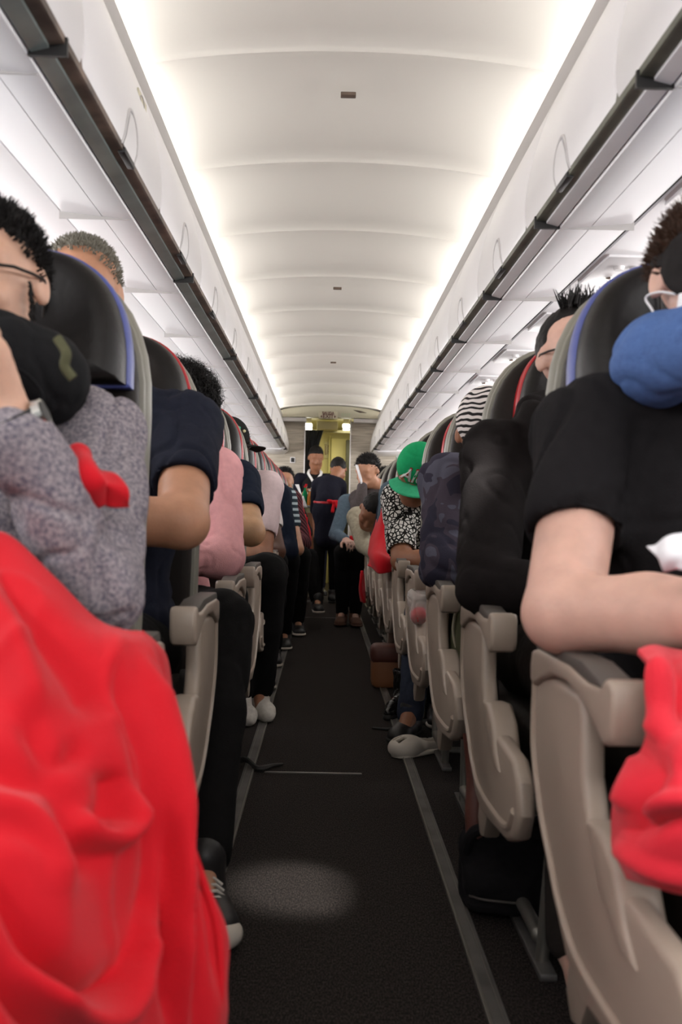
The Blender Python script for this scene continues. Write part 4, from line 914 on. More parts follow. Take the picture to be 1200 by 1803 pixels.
# sleep mask over the eyes
def face_patch(T, R, parent, name, m, x0, x1, z0f, z1f, off=0.010, n=24, rows=8):
    bm = bmesh.new(); G = []
    for j in range(rows+1):
        r_ = []
        for i in range(n+1):
            a = math.radians(x0+(x1-x0)*i/n); t_ = j/rows; z = z0f(a)*(1-t_)+z1f(a)*t_
            rr = 1.0-0.10*abs(z/0.1)**2
            r_.append(bm.verts.new(T((math.sin(a)*(0.079+off)*rr, 0.005-math.cos(a)*(0.097+off)*rr-0.020*math.exp(-(a/0.22)**2-((z+0.03)/0.035)**2), z))))
        G.append(r_)
    for a, b in zip(G[:-1], G[1:]):
        for i in range(n): bm.faces.new((a[i], a[i+1], b[i+1], b[i]))
    o = rel(bm_obj(name, bm, m, sh=80), parent); sd = o.modifiers.new('t', 'SOLIDIFY'); sd.thickness = 0.004; return o
t = root('sleep_mask', T2((0, -0.1, 0.01)), 'black sleep mask over the eyes of the nearest person on the right', 'mask')
face_patch(T2, R2, t, 'pad', M['eyemask'], -80, 80, lambda a: -0.038+0.014*math.exp(-(a/0.2)**2)+0.040*abs(a/1.4)**6, lambda a: 0.064-0.034*abs(a/1.4)**6, 0.014)
face_patch(T2, R2, t, 'strap', M['eyemask'], 72, 288, lambda a: 0.012, lambda a: 0.030, 0.010)
t = root('face_mask', T2((0, -0.1, -0.05)), 'white face mask with ear loop on the nearest person on the right', 'mask')
face_patch(T2, R2, t, 'cover', M['paper'], -58, 58, lambda a: -0.105, lambda a: -0.012-0.018*abs(a), 0.014)
for sx in (-1, 1): rel(tubes('ear_loop', [catmull([T2((sx*0.078, -0.046, -0.030)), T2((sx*0.086, -0.008, -0.024)), T2((sx*0.091, 0.020, -0.030)), T2((sx*0.086, 0.0, -0.05)), T2((sx*0.080, -0.03, -0.085))], 4)], 0.0016, M['paper']), t)

# --- left row two onwards
PL2 = passenger(1, -1, 'grey-haired person in navy T-shirt with folded bare arms, left row two', 'navy', 'short', 'skinB', 'blackpants', hair='hairgrey', hl=0.014, sh=1.045, hrot=(0, 8, 0), head=(-0.022, 0.19, 1.303), armA=((0.240, 0.42, 0.815), (-0.02, 0.44, 0.82)), armB=((-0.23, 0.40, 0.80), (0.03, 0.47, 0.79)),
    legA=((0.12, 0.58, 0.56), (0.12, 0.52, 0.10)), res=0.007, big=1.18, wr=0.009, haircount=1600, hairlen=0.009, sleevecut=0.58, shoes='shoeblack')
PL3 = passenger(2, -1, 'person with curly black hair and long-sleeved pink top in left row three', 'pink', 'long', 'skinB', 'blackpants', head=(0.065, 0.17, 1.135), armA=((0.235, 0.32, 0.715), (-0.03, 0.46, 0.715)), legA=((0.262, 0.60, 0.57), (0.282, 1.04, 0.11)), legr=1.15, shoes=None,
    res=0.007, big=1.12, wr=0.010, haircount=1900, hairlen=0.050, hcurl=7.0, hrot=(-55, 0, 8))
passenger(3, -1, 'person in deep navy T-shirt with one bare elbow out in left row four', 'navyB', 'short', 'skinF', head=(0.0, 0.17, 1.13), armA=((0.262, 0.40, 0.775), (0.02, 0.46, 0.80)), res=0.009, big=1.12, sleevecut=0.60, legA=((0.20, 0.58, 0.56), (0.18, 0.50, 0.09)))
PL5 = passenger(4, -1, 'person in pale pink T-shirt and black cap, knee in the aisle, left row five', 'palepink', 'short', 'skinC', head=(0.085, 0.20, 1.125), hrot=(0, 0, 0), armA=((0.245, 0.28, 0.665), (0.12, 0.50, 0.66)), res=0.010, big=1.12, sleevecut=0.65, legA=((0.285, 0.60, 0.60), (0.255, 0.42, 0.10)), legB=((0.14, 0.62, 0.60), (0.18, 0.50, 0.10)), shoes=None, legr=1.28, lean=0.06)
passenger(5, -1, 'person in white T-shirt with dark brown arm in left row six', 'whitetee', 'short', 'skinD', head=(0.0, 0.2, 1.12), armA=((0.272, 0.27, 0.655), (0.12, 0.50, 0.68)), res=0.010, big=1.12, legA=((0.25, 0.60, 0.58), (0.24, 0.44, 0.09)))
passenger(6, -1, 'person in long-sleeved deep navy sweater in left row seven', 'navyB', 'long', 'skinB', head=(0.0, 0.2, 1.12), armA=((0.305, 0.27, 0.64), (0.15, 0.5, 0.66)), lean=0.04, res=0.011, big=1.15, legA=((0.25, 0.60, 0.58), (0.24, 0.46, 0.09)))
passenger(7, -1, 'person in teal and white striped T-shirt in left row eight', 'striped', 'short', 'skinB', head=(0.03, 0.22, 1.10), armA=((0.335, 0.25, 0.62), (0.2, 0.5, 0.62)), lean=0.06, res=0.012, big=1.1, legA=((0.30, 0.60, 0.56), (0.27, 0.5, 0.09)))
passenger(8, -1, 'person in dark red plaid shirt in left row nine', 'plaid', 'long', 'skinB', head=(0.03, 0.22, 1.10), armA=((0.36, 0.28, 0.64), (0.3, 0.5, 0.70)), lean=0.08, res=0.012, big=1.1, legA=((0.36, 0.60, 0.56), (0.34, 0.5, 0.09)))
passenger(9, -1, 'person in bright red jacket in left row ten', 'red', 'long', 'skinB', head=(0.03, 0.2, 1.10), armA=((0.36, 0.28, 0.66), (0.3, 0.5, 0.66)), lean=0.09, res=0.013, legA=((0.40, 0.58, 0.52), (0.47, 0.74, 0.20)))
passenger(10, -1, 'dark-haired person in black top in left row eleven holding a leaflet', 'blackcotton', 'long', 'skinB', head=(0.15, 0.2, 1.15), armA=((0.36, 0.28, 0.70), (0.3, 0.5, 0.80)), lean=0.08, res=0.013)
# --- right side
def spikes(v, rg):
    if v.z > 0.55: return (v.x*0.5+rg.gauss(0, .16), -0.25+rg.gauss(0, .2), 1.0)
    return (v.x*0.5, v.y*0.5, -0.3+v.z)
P3, W3, T3, R3 = passenger(1, 1, 'person with spiky black hair and glasses in black hoodie, right row two', 'blackhoodie', 'long', 'skinE', 'darkpants', head=(0.060, 0.24, 1.168), hrot=(16, 0, 6), hl=0.016, hood=True, sh=1.0, armA=((0.265, 0.36, 0.70), (0.08, 0.50, 0.70)),
    res=0.007, big=1.2, wr=0.011, haircount=0, hairlen=0.011, shoes=None, legA=((0.12, 0.58, 0.56), (0.14, 0.62, 0.09)))
tufts('spikes', [(T3((random.uniform(-.055, .03), random.uniform(-.05, .02), 0.112+random.uniform(-.008, .004))), R3@np.array((random.gauss(-.1, .28), random.gauss(-.1, .2), 1.0))) for _ in range(170)], 0, 0.036, M['hairblack'], P3, width=0.0035)
ear_eyes(T3, R3, P3); glasses(T3, R3, P3, M['frameblack'])
P4, W4, T4, R4 = passenger(2, 1, 'person in dark camouflage hoodie bowed forward in right row three', 'camo', 'long', 'skinC', head=(0.135, 0.27, 1.065), hrot=(0, 45, 0), armA=((0.262, 0.32, 0.70), (0.08, 0.48, 0.70)), res=0.007, big=1.2, wr=0.011, sh=0.97, hat='full', hairstyle=None, lean=0.02, shoes=None)
P5, W5, T5, R5 = passenger(4, 1, 'sleeping person in black and white scribble-print T-shirt and green cap', 'scribble', 'short', 'skinC', head=(0.20, 0.30, 1.02), hrot=(-10, 40, 12), armA=((0.255, 0.34, 0.655), (0.08, 0.50, 0.66)), res=0.007, big=1.12, wr=0.006, sh=0.94, hairstyle=None, sleevecut=0.78, lean=0.07)
passenger(5, 1, 'person in slate teal top in right row six', 'teal_shirt', 'long', 'skinC', head=(0.0, 0.22, 1.12), armA=((0.275, 0.3, 0.68), (0.12, 0.5, 0.67)), res=0.010, big=1.15, lean=0.03)
passenger(6, 1, 'person in navy top behind the red blanket in right row seven', 'navyB', 'long', 'skinC', head=(0.0, 0.2, 1.10), armA=((0.27, 0.28, 0.68), (0.12, 0.5, 0.67)), res=0.011, lean=0.03)
P8, W8, T8, R8 = passenger(7, 1, 'person in beige knit leaning their shaved head into the aisle in right row eight', 'beige', 'long', 'skinC', head=(0.285, 0.40, 0.875), hrot=(0, 55, 20), armA=((0.33, 0.34, 0.66), (0.26, 0.60, 0.60)), sh=0.86, lean=0.20, res=0.009, hairstyle='short', haircount=0)
P9, W9, T9, R9 = passenger(8, 1, 'dark-haired person holding a phone to the ear in right row nine', 'greybrown', 'long', 'skinB', head=(0.275, 0.16, 1.185), hrot=(-40, 24, 0), sh=1.0, lean=0.17, armA=((0.34, 0.34, 0.86), (0.315, 0.235, 1.08)), res=0.009, haircount=700, hairlen=0.018)
passenger(9, 1, 'person in blue-grey shirt reaching into the aisle in right row ten', 'bluegrey', 'long', 'skinE', head=(0.10, 0.2, 1.13), armA=((0.50, 0.34, 0.70), (0.42, 0.58, 0.66)), lean=0.24, res=0.010, legA=((0.44, 0.62, 0.56), (0.44, 0.55, 0.09)), legB=((0.30, 0.62, 0.55), (0.34, 0.60, 0.09)), shoes='shoebrown', soles='shoebrown')
passenger(10, 1, 'person in black top in right row eleven', 'blackcotton', 'long', 'skinB', head=(0.05, 0.2, 1.12), res=0.013)
# ------------------------------------------------------------------ cloths, hats, bags, crew
def G(rows): return [[at(*p) for p in r] for r in rows]
# big red blanket over the nearest left lap, hanging into the aisle
grid = G([[(-130, 1000, 1.10), (-60, 975, 1.12), (5, 940, 1.17), (90, 1015, 1.15), (165, 1090, 1.15), (215, 1112, 1.16), (250, 1116, 1.20), (275, 1135, 1.30)],
          [(-130, 1100, 1.02), (-60, 1080, 1.03), (5, 1045, 1.05), (90, 1090, 1.05), (170, 1135, 1.07), (225, 1150, 1.09), (268, 1160, 1.14), (290, 1175, 1.30)],
          [(-130, 1230, .97), (-60, 1240, .95), (5, 1250, .94), (90, 1275, .95), (180, 1300, .98), (250, 1310, 1.02), (302, 1320, 1.08), (318, 1320, 1.22)],
          [(-130, 1430, .86), (-60, 1435, .84), (5, 1440, .84), (100, 1455, .87), (200, 1465, .95), (278, 1470, 1.0), (334, 1478, 1.05), (345, 1478, 1.20)],
          [(-130, 1600, .78), (-60, 1605, .76), (5, 1610, .77), (105, 1620, .82), (212, 1625, .93), (310, 1630, .98), (382, 1632, 1.03), (388, 1632, 1.18)],
          [(-130, 1760, .74), (-60, 1765, .73), (5, 1765, .74), (105, 1770, .80), (212, 1770, .88), (310, 1775, .97), (386, 1770, 1.01), (392, 1770, 1.16)],
          [(-130, 1930, .74), (-60, 1930, .73), (5, 1930, .74), (100, 1930, .80), (205, 1930, .88), (300, 1930, .98), (362, 1930, 1.01), (372, 1930, 1.15)]])
FOLDS = [  # crests (+) and hollows (-) of the cloth, as lines over its surface: height, width, points
    (0.026, 42, ((-40, 900), (20, 1000), (80, 1100), (150, 1190), (185, 1270))), (-0.018, 30, ((-30, 1010), (20, 1090), (48, 1190), (70, 1270))), (0.012, 22, ((40, 1260), (75, 1330), (115, 1345), (150, 1300))),
    (0.018, 24, ((190, 1350), (188, 1410), (178, 1455))), (-0.024, 13, ((140, 1430), (148, 1472), (182, 1482), (220, 1452), (240, 1390))), (0.017, 26, ((-60, 1340), (30, 1370), (100, 1400), (140, 1500), (150, 1560))), (-0.014, 20, ((-60, 1420), (40, 1440), (90, 1500), (110, 1580))),
    (0.018, 24, ((205, 1150), (235, 1250), (258, 1400), (262, 1560), (250, 1640))), (-0.022, 12, ((262, 1150), (290, 1260), (306, 1400), (316, 1600), (318, 1830))), (0.014, 12, ((285, 1170), (318, 1330), (345, 1480), (378, 1640), (386, 1760))),
    (0.024, 26, ((-40, 1470), (30, 1600), (85, 1700), (140, 1745), (195, 1730), (240, 1660))), (-0.026, 17, ((40, 1700), (90, 1760), (150, 1790), (205, 1770), (250, 1690), (270, 1600))), (0.018, 22, ((-40, 1660), (40, 1790), (100, 1850))), (0.014, 14, ((300, 1440), (300, 1620), (295, 1830)))]
def folds(s, t, P, LST=None):
    Q = P.reshape(-1, 3); q = Q.copy(); px_, pz_ = q[:, 0], q[:, 2]-CH
    U = VU+F*(px_*ct+pz_*st)/q[:, 1]; V = VV-F*(pz_*ct-px_*st)/q[:, 1]; h = np.zeros(len(q))
    wob = vnoise(Q, 9, 31)*9; U = U+wob; V = V+vnoise(Q, 9, 33)*9
    for a_, w_, pts in (LST or FOLDS):
        pts = [(p.x, p.y) for p in catmull([(x, y, 0) for x, y in pts], 4)]; d = np.full(len(q), 1e9); n = len(pts)-1; fade = np.ones(len(q))
        for i, ((x0, y0), (x1, y1)) in enumerate(zip(pts[:-1], pts[1:])):
            L = (x1-x0)**2+(y1-y0)**2+1e-6; k = np.clip(((U-x0)*(x1-x0)+(V-y0)*(y1-y0))/L, 0, 1); dd = np.hypot(U-x0-k*(x1-x0), V-y0-k*(y1-y0)); m_ = dd < d
            d = np.where(m_, dd, d); f = (i+k)/n; fade = np.where(m_, np.clip(np.minimum(f, 1-f)*5+0.15, 0, 1), fade)
        h += a_*np.exp(-(d/w_)**2)*fade
    nz = vnoise(Q, 6, 4); n2 = vnoise(Q, 15, 8); cr = np.exp(-(vnoise(Q*np.array((1.3, 1, .6)), 10, 21)/0.12)**2)
    return np.clip(t*7, 0, 1)*(h+0.005*nz+0.003*n2-0.004*cr).reshape(s.shape)
t = root('blanket', tuple(at(150, 1400, 1.0)), 'large red fleece blanket over the lap of the person in glasses', 'blanket')
sheet('cloth', grid, 22, M['red'], t, 0.006, folds)
o = tubes('hem', [catmull([p+Vector((0.0, -0.002, 0)) for p in [r[6] for r in grid]], 8)], 0.0045, M['red'], t)
# red corner poking out of the bent elbow
grid = G([[(95, 795, 1.27), (120, 792, 1.26), (150, 800, 1.25), (175, 815, 1.26)],
          [(105, 825, 1.25), (135, 820, 1.22), (170, 825, 1.21), (198, 838, 1.24)],
          [(135, 850, 1.25), (158, 850, 1.20), (190, 850, 1.195), (213, 865, 1.23)],
          [(150, 885, 1.26), (170, 892, 1.22), (195, 895, 1.22), (214, 885, 1.25)]])
o = sheet('red_cloth', grid, 10, M['red'], None, 0.005, lambda s, t, P: 0.009*np.sin(2*PI*(s*1.3+t*.5))+0.006*vnoise(P.reshape(-1, 3), 30, 3).reshape(s.shape)); tag(o, 'red cloth corner tucked in the bent elbow of the grey sweatshirt', 'cloth')
# coral red cloth over the right lap and armrest end
grid = G([[(1122, 1148, 1.10), (1150, 1140, 1.13), (1190, 1148, 1.16), (1290, 1160, 1.2)],
          [(1146, 1185, 1.03), (1172, 1180, 1.03), (1220, 1190, 1.05), (1300, 1200, 1.1)],
          [(1150, 1262, 1.02), (1178, 1255, .99), (1230, 1260, 1.0), (1310, 1270, 1.05)],
          [(1128, 1335, 1.02), (1165, 1322, .95), (1230, 1320, .93), (1330, 1330, 1.0)],
          [(1082, 1420, 1.04), (1120, 1405, .95), (1220, 1400, .90), (1350, 1400, .95)],
          [(1082, 1490, 1.04), (1120, 1498, .95), (1220, 1500, .90), (1350, 1500, .94)],
          [(1108, 1545, 1.04), (1145, 1558, .97), (1230, 1572, .92), (1350, 1580, .95)]])
FOLDS2 = [(-0.016, 12, ((1150, 1175), (1165, 1215), (1172, 1275), (1160, 1310))), (0.012, 14, ((1175, 1150), (1195, 1210), (1200, 1280))), (-0.014, 11, ((1140, 1335), (1118, 1385), (1100, 1430))), (0.014, 20, ((1175, 1320), (1150, 1380), (1125, 1450), (1110, 1480))),
    (-0.016, 12, ((1140, 1440), (1165, 1415), (1200, 1405), (1260, 1410))), (0.013, 16, ((1130, 1475), (1170, 1445), (1220, 1435), (1280, 1440))), (-0.012, 10, ((1084, 1482), (1130, 1508), (1190, 1524), (1260, 1532))), (0.012, 16, ((1210, 1330), (1230, 1380), (1300, 1400)))]
def folds2(s, t, P): return folds(s, t, P, FOLDS2)
t = root('red_cloth', tuple(at(1170, 1400, 1.0)), 'coral red cloth over the lap at the right picture edge', 'cloth')
c_ = sheet('cloth', grid, 18, M['redB'], t, 0.007, folds2)
for dz in (-0.004, 0.006): tubes('hem_stitching', [catmull([p+Vector((0, -0.012, 0.012+dz)) for p in grid[-1]], 8)], 0.0022, M['redB'], t)
# white napkin against the chest
grid = G([[(1138, 962, 1.16), (1175, 948, 1.15), (1230, 925, 1.15)], [(1158, 985, 1.14), (1190, 975, 1.12), (1240, 960, 1.12)], [(1172, 1004, 1.14), (1200, 1004, 1.12), (1250, 1005, 1.12)]])
o = sheet('napkin', grid, 6, M['paper'], None, 0.002, lambda s, t, P: 0.003*np.sin(s*9+t*5)); tag(o, 'white paper napkin held above the bare forearm', 'napkin')

# L2 shoe with laces, grouped under that person
sh = shoe('sneaker', PL3[1]((0.282, 1.05, 0.10)), (0.30, -1), M['shoeblack'], M['shoewhite'], PL3[0], laces=True)
a_ = PL3[1]((0.282, 1.05, 0.10)); d_ = Vector((0.30, -1, 0)).normalized(); c_ = Vector(a_)+d_*0.165; c_.z = 0.034
q = blob('toe_cap', [ell(tuple(c_), (0.047, 0.046, 0.030), rotm(yaw=17), k=0.01), rbox((c_.x, c_.y, -0.05), (0.1, 0.1, 0.052), 0, k=0.002, s='-')], 0.005, M['shoewhite'], PL3[0]); q.parent = sh
# L5 socks
for nm_, p in (('sock', (0.255, 0.42, 0.10)), ('sock', (0.185, 0.50, 0.10))):
    w_ = PL5[1](p); dd = np.array([0.28, -0.96, 0])
    blob(nm_, [cap(w_+[0, 0, 0.05], w_, 0.040, 0.042, k=0.03), cap(w_+[0, 0, -0.05], w_+dd*0.13+[0, 0, -0.062], 0.044, 0.040, k=0.04), cap(w_+dd*0.13+[0, 0, -0.066], w_+dd*0.17+[0, 0, -0.070], 0.038, 0.030, k=0.02), rbox((w_[0], w_[1], -0.05), (0.3, 0.3, 0.052), 0, k=0.002, s='-')], 0.007, M['sock'], PL5[0], wr=0.002, wf=30)

# hats
def cap_hat(T, R, r0, m, mb, brim_dir=0.0, label='', brim=True, res=0.006, sc=1.0):
    t = root('cap', T((0, 0, 0.08)), label, 'cap')
    E = lambda p, r, k=0.02, s='+': ell(T(p), r, R, k=k, s=s)
    o = blob('crown', [E((0, 0.016, 0.048), (0.092, 0.110, 0.098)), rbox(T((0, 0.0, -0.075)), (0.15, 0.16, 0.095), 0.004, R@rotm(pitch=6), k=0.004, s='-')], res, m, t, wr=0.0015, wf=12)
    if brim:
        Rb = R@rotm(yaw=brim_dir); bm = bmesh.new(); rows = []
        for j in range(7):
            row = []
            for i in range(17):
                a = math.radians(-62+124*i/16); L = (0.088+j/6*0.072*math.cos(a*0.9)); p = np.array((math.sin(a)*L*0.92, -math.cos(a)*L, 0.018-0.020*abs(math.sin(a))**2-0.012*(j/6)))
                row.append(bm.verts.new(T(rotm(yaw=brim_dir)@(p-[0, 0.016, 0])+[0, 0.016, 0])))
            rows.append(row)
        for a, b in zip(rows[:-1], rows[1:]):
            for i in range(16): bm.faces.new((a[i], a[i+1], b[i+1], b[i]))
        b_ = rel(bm_obj('brim', bm, mb, sh=80), t); sd = b_.modifiers.new('t', 'SOLIDIFY'); sd.thickness = 0.003
    return t, o
t, o = cap_hat(T5, R5, P5, M['capgreen'], M['capgreenlight'], 0, 'green baseball cap with white and red script lettering in right row five')
for off, m_, dy in ((0.0040, 'red', -0.1195), (0.0010, 'white', -0.1205)):
    cu = text_obj('Ale', 0.082, M[m_], (0, 0, 0), (0, 0, 0), None, 'lettering', shear=0.35, offset=off)
    for v in cu.data.vertices:   # wrap the lettering round the crown
        x, z = v.co.x-0.01, v.co.y+0.064; a = x/0.105; up = z-0.048
        rr = math.sqrt(max(0.01, 1-(up/0.100)**2)); e_ = 1.045 if m_ == 'white' else 1.025
        v.co = T5((math.sin(a)*0.093*rr*e_, 0.016-math.cos(a)*0.111*rr*e_, z))
    rel(cu, t)
rel(tubes('side_button', [[T5((-0.085, 0.03, 0.055)), T5((-0.098, 0.034, 0.055))]], 0.012, M['white']), t)
t, o = cap_hat(T4, R4, P4, M['wavy'], M['wavy'], 0, 'white headwear with wavy black stripes in right row three', brim=False)
t, o = cap_hat(PL5[2], PL5[3], PL5[0], M['capblack'], M['capblack'], 60, 'black cap with rounded brim poking into the aisle on the left', res=0.007)
for i in range(7):
    a = -0.9+i*0.3; blobm = bmesh.new(); bmesh.ops.create_icosphere(blobm, subdivisions=1, radius=0.008, matrix=Matrix.Translation(Vector(PL5[2]((math.sin(a)*0.092, 0.016-math.cos(a)*0.108, 0.075+0.012*(i % 2))))))
    rel(bm_obj('badge_bead', blobm, M['capgreenlight'] if i % 2 else M['cream']), t)

# red blanket over right row six, cloths hanging into the aisle further back
grid = G([[(690, 868, 5.3), (680, 880, 5.1), (668, 900, 5.1), (662, 915, 5.3)],
          [(700, 920, 5.2), (680, 930, 5.0), (662, 940, 5.0), (655, 950, 5.2)],
          [(700, 968, 5.0), (682, 970, 4.85), (662, 968, 4.85), (652, 975, 5.1)],
          [(708, 978, 4.9), (690, 985, 4.75), (665, 985, 4.75), (650, 985, 4.95)],
          [(700, 1000, 4.9), (688, 1005, 4.75), (668, 1010, 4.72), (646, 992, 4.9)]])
o = sheet('red_blanket', grid, 8, M['red'], None, 0.008, lambda s, t, P: 0.012*np.sin(6*s+5*t)+0.006*vnoise(P.reshape(-1, 3), 10, 1).reshape(s.shape)); tag(o, 'red blanket draped over the shoulder and armrest in right row six', 'blanket')
grid = G([[(612, 948, 8.3), (618, 945, 8.25), (625, 950, 8.3)], [(606, 975, 8.2), (613, 980, 8.15), (622, 975, 8.25)], [(602, 1000, 8.2), (611, 1008, 8.1), (619, 1000, 8.2)], [(606, 1020, 8.2), (612, 1030, 8.1), (618, 1022, 8.2)]])
o = sheet('red_cloth', grid, 8, M['red'], None, 0.008, lambda s, t, P: 0.015*np.sin(9*s+4*t)); tag(o, 'red cloth hanging into the aisle beside the blue-grey shirt', 'cloth')
grid = G([[(634, 1010, 6.2), (637, 1005, 6.15), (641, 1010, 6.2)], [(631, 1035, 6.2), (636, 1035, 6.12), (640, 1035, 6.2)], [(636, 1058, 6.2), (640, 1062, 6.12), (643, 1060, 6.2)]])
o = sheet('red_cloth', grid, 8, M['red'], None, 0.006, lambda s, t, P: 0.006*np.sin(9*s+4*t)); tag(o, 'narrow red strip of cloth hanging beside the right armrests', 'cloth')
grid = G([[(534, 905, 8.2), (538, 910, 8.15), (541, 920, 8.2)], [(538, 925, 8.2), (541, 930, 8.15), (544, 940, 8.2)], [(540, 955, 8.2), (543, 960, 8.15), (545, 975, 8.2)]])
o = sheet('red_cloth', grid, 8, M['red'], None, 0.010, lambda s, t, P: 0.010*np.sin(9*s+4*t)); tag(o, 'red sleeve-like cloth along the left aisle side before the crew', 'cloth')
for k, (g_, lb) in enumerate((([[(527, 884, 9.0), (540, 892, 9.0)], [(532, 872, 9.0), (541, 893, 8.95)]], 'white triangular leaflet held up in the left rows near the crew'), ([[(519, 853, 9.2), (526, 853, 9.2)], [(527, 868, 9.1), (531, 873, 9.1)]], 'narrow white sheet of paper behind the triangular leaflet'))):
    o = sheet('leaflet', G([g_[0], g_[1]]) if k else G([[(525, 896, 9.0), (541, 893, 9.0)], [(532, 873, 8.98), (534, 873, 8.98)]]), 4, M['paper'], None, 0.002); tag(o, lb, 'leaflet')

# phone at the ear
ph = W9((0.335, 0.232, 1.155)); R_ = rotm(yaw=-20, roll=-18)
bm = box_bm(-0.006, 0.006, -0.036, 0.036, -0.075, 0.075, 0.004)
o = bm_obj('phone', bm, M['paper']); o.location = ph; o.rotation_euler = Matrix(R_.tolist()).to_euler(); tag(o, 'white-edged phone held to the ear by the dark-haired person', 'phone')

# clear bag with red contents, rucksacks and footwear by the right seats
c = at(738, 1072, 3.35); t = root('plastic_bag', tuple(c), 'clear plastic bag with red contents hanging between right rows three and four', 'bag')
blob('film', [ell(tuple(c), (0.038, 0.05, 0.058), k=0.03), ell(tuple(c+Vector((-0.02, 0, 0.035))), (0.026, 0.03, 0.03), k=0.02), ell(tuple(c+Vector((0.02, 0, 0.04))), (0.022, 0.03, 0.03), k=0.02)], 0.005, M['plasticbag'], t, wr=0.008, wf=22)
blob('contents', [ell(tuple(c+Vector((0, 0, -0.022))), (0.031, 0.042, 0.030), k=0.02)], 0.005, M['red'], t, wr=0.004, wf=22)
c = at(822, 1105, 2.75); t = root('rucksack', (c.x, c.y, 0), 'olive rucksack with pale seams between right rows two and three', 'bag')
blob('pack', [rbox((c.x+0.06, c.y+0.02, c.z), (0.06, 0.05, 0.085), 0.045, rotm(roll=6), k=0.02), ell((c.x+0.06, c.y-0.03, c.z-0.02), (0.07, 0.05, 0.08), k=0.03)], 0.008, M['oliveback'], t, wr=0.005, wf=12)
rel(tubes('piping', [catmull([(c.x-0.025, c.y-0.05, c.z+0.10), (c.x-0.045, c.y-0.05, c.z), (c.x-0.02, c.y-0.06, c.z-0.10)], 6), catmull([(c.x+0.02, c.y-0.07, c.z+0.10), (c.x+0.00, c.y-0.085, c.z), (c.x+0.03, c.y-0.07, c.z-0.10)], 6)], 0.0035, M['beige']), t)
o = tubes('carry_strap', [catmull([at(832, 1290, 2.20), at(838, 1370, 2.18), at(836, 1430, 2.16), at(838, 1480, 2.15)], 6)], [[0.022]*19], M['darkred'], seg=10)
for v in o.data.vertices: pass
tag(o, 'maroon leather strap hanging down beside the right row two seat panel', 'strap')
# black rucksack standing on the floor behind the tube leg
c = at(858, 1600, 2.15); t = root('rucksack', (c.x+0.03, c.y, 0), 'black rucksack on the floor behind the nearest right seat leg', 'bag')
blob('pack', [rbox((c.x+0.05, c.y+0.05, 0.09), (0.065, 0.05, 0.05), 0.04, rotm(yaw=-12), k=0.02), rbox((c.x+0.03, c.y-0.02, 0.06), (0.05, 0.02, 0.022), 0.03, rotm(yaw=-12), k=0.02)], 0.007, M['blackcotton'], t, wr=0.010, wf=12)
rel(tubes('handle', [catmull([(c.x-0.05, c.y-0.02, 0.14), (c.x-0.04, c.y-0.06, 0.19), (c.x+0.02, c.y-0.06, 0.20), (c.x+0.06, c.y-0.05, 0.19)], 6)], 0.012, M['blackcotton']), t)
rel(tubes('zip', [catmull([(c.x-0.045, c.y-0.04, 0.05), (c.x-0.02, c.y-0.075, 0.055), (c.x+0.05, c.y-0.078, 0.05)], 6)], 0.0025, M['armpad']), t)
# tan bag under right row six
c = at(668, 1140, 5.0); t = root('handbag', (c.x+0.05, c.y, 0), 'tan leather bag on the floor under the right seats halfway down', 'bag')
rel(bm_obj('pouch', box_bm(c.x-0.04, c.x+0.16, c.y-0.05, c.y+0.10, 0.0, 0.20, 0.03, 3), M['tanleather']), t)
rel(bm_obj('flap', box_bm(c.x-0.045, c.x+0.165, c.y-0.058, c.y+0.08, 0.12, 0.215, 0.03, 3), M['darkred']), t)
# black ankle boot pointing into the aisle, jeans leg and white clog
def boot(label, at_, d, m, tall, name='boot', L=1.0):
    w_ = np.array(at_, float); d = np.array((d[0], d[1], 0.0)); d /= np.linalg.norm(d); t = root(name, (w_[0], w_[1], 0), label, 'shoe')
    blob('upper', [cap(w_+[0, 0, tall], w_+[0, 0, 0.07], 0.046, 0.040, k=0.03), cap(w_+[0, 0, 0.055], w_+d*0.12*L+[0, 0, 0.038], 0.038, 0.033, k=0.03), cap(w_+d*0.12*L+[0, 0, 0.036], w_+d*0.175*L+[0, 0, 0.028], 0.032, 0.020, k=0.02), cap(w_+[0, 0, tall+0.03], w_+[0, 0, tall+0.2], 0.060, k=0.002, s='-')], 0.006, m, t, wr=0.003, wf=20)
    blob('sole', [cap(w_+d*0.08*L+[0, 0, 0.010], w_+d*0.175*L+[0, 0, 0.010], 0.030, 0.022, k=0.02), cap(w_+[0, 0, 0.012], w_-d*0.015+[0, 0, 0.012], 0.028, k=0.02), rbox((w_[0], w_[1], -0.05), (0.3, 0.3, 0.050), 0, k=0.002, s='-')], 0.005, M['rubber'], t)
    return t
p = at(700, 1240, 4.35); boot('glossy black heeled ankle boot pointing to the aisle, right side', (p.x+0.02, 4.35, 0), (-0.45, -1), mat('patent_black', (0.012, 0.011, 0.010), 0.15), 0.20)
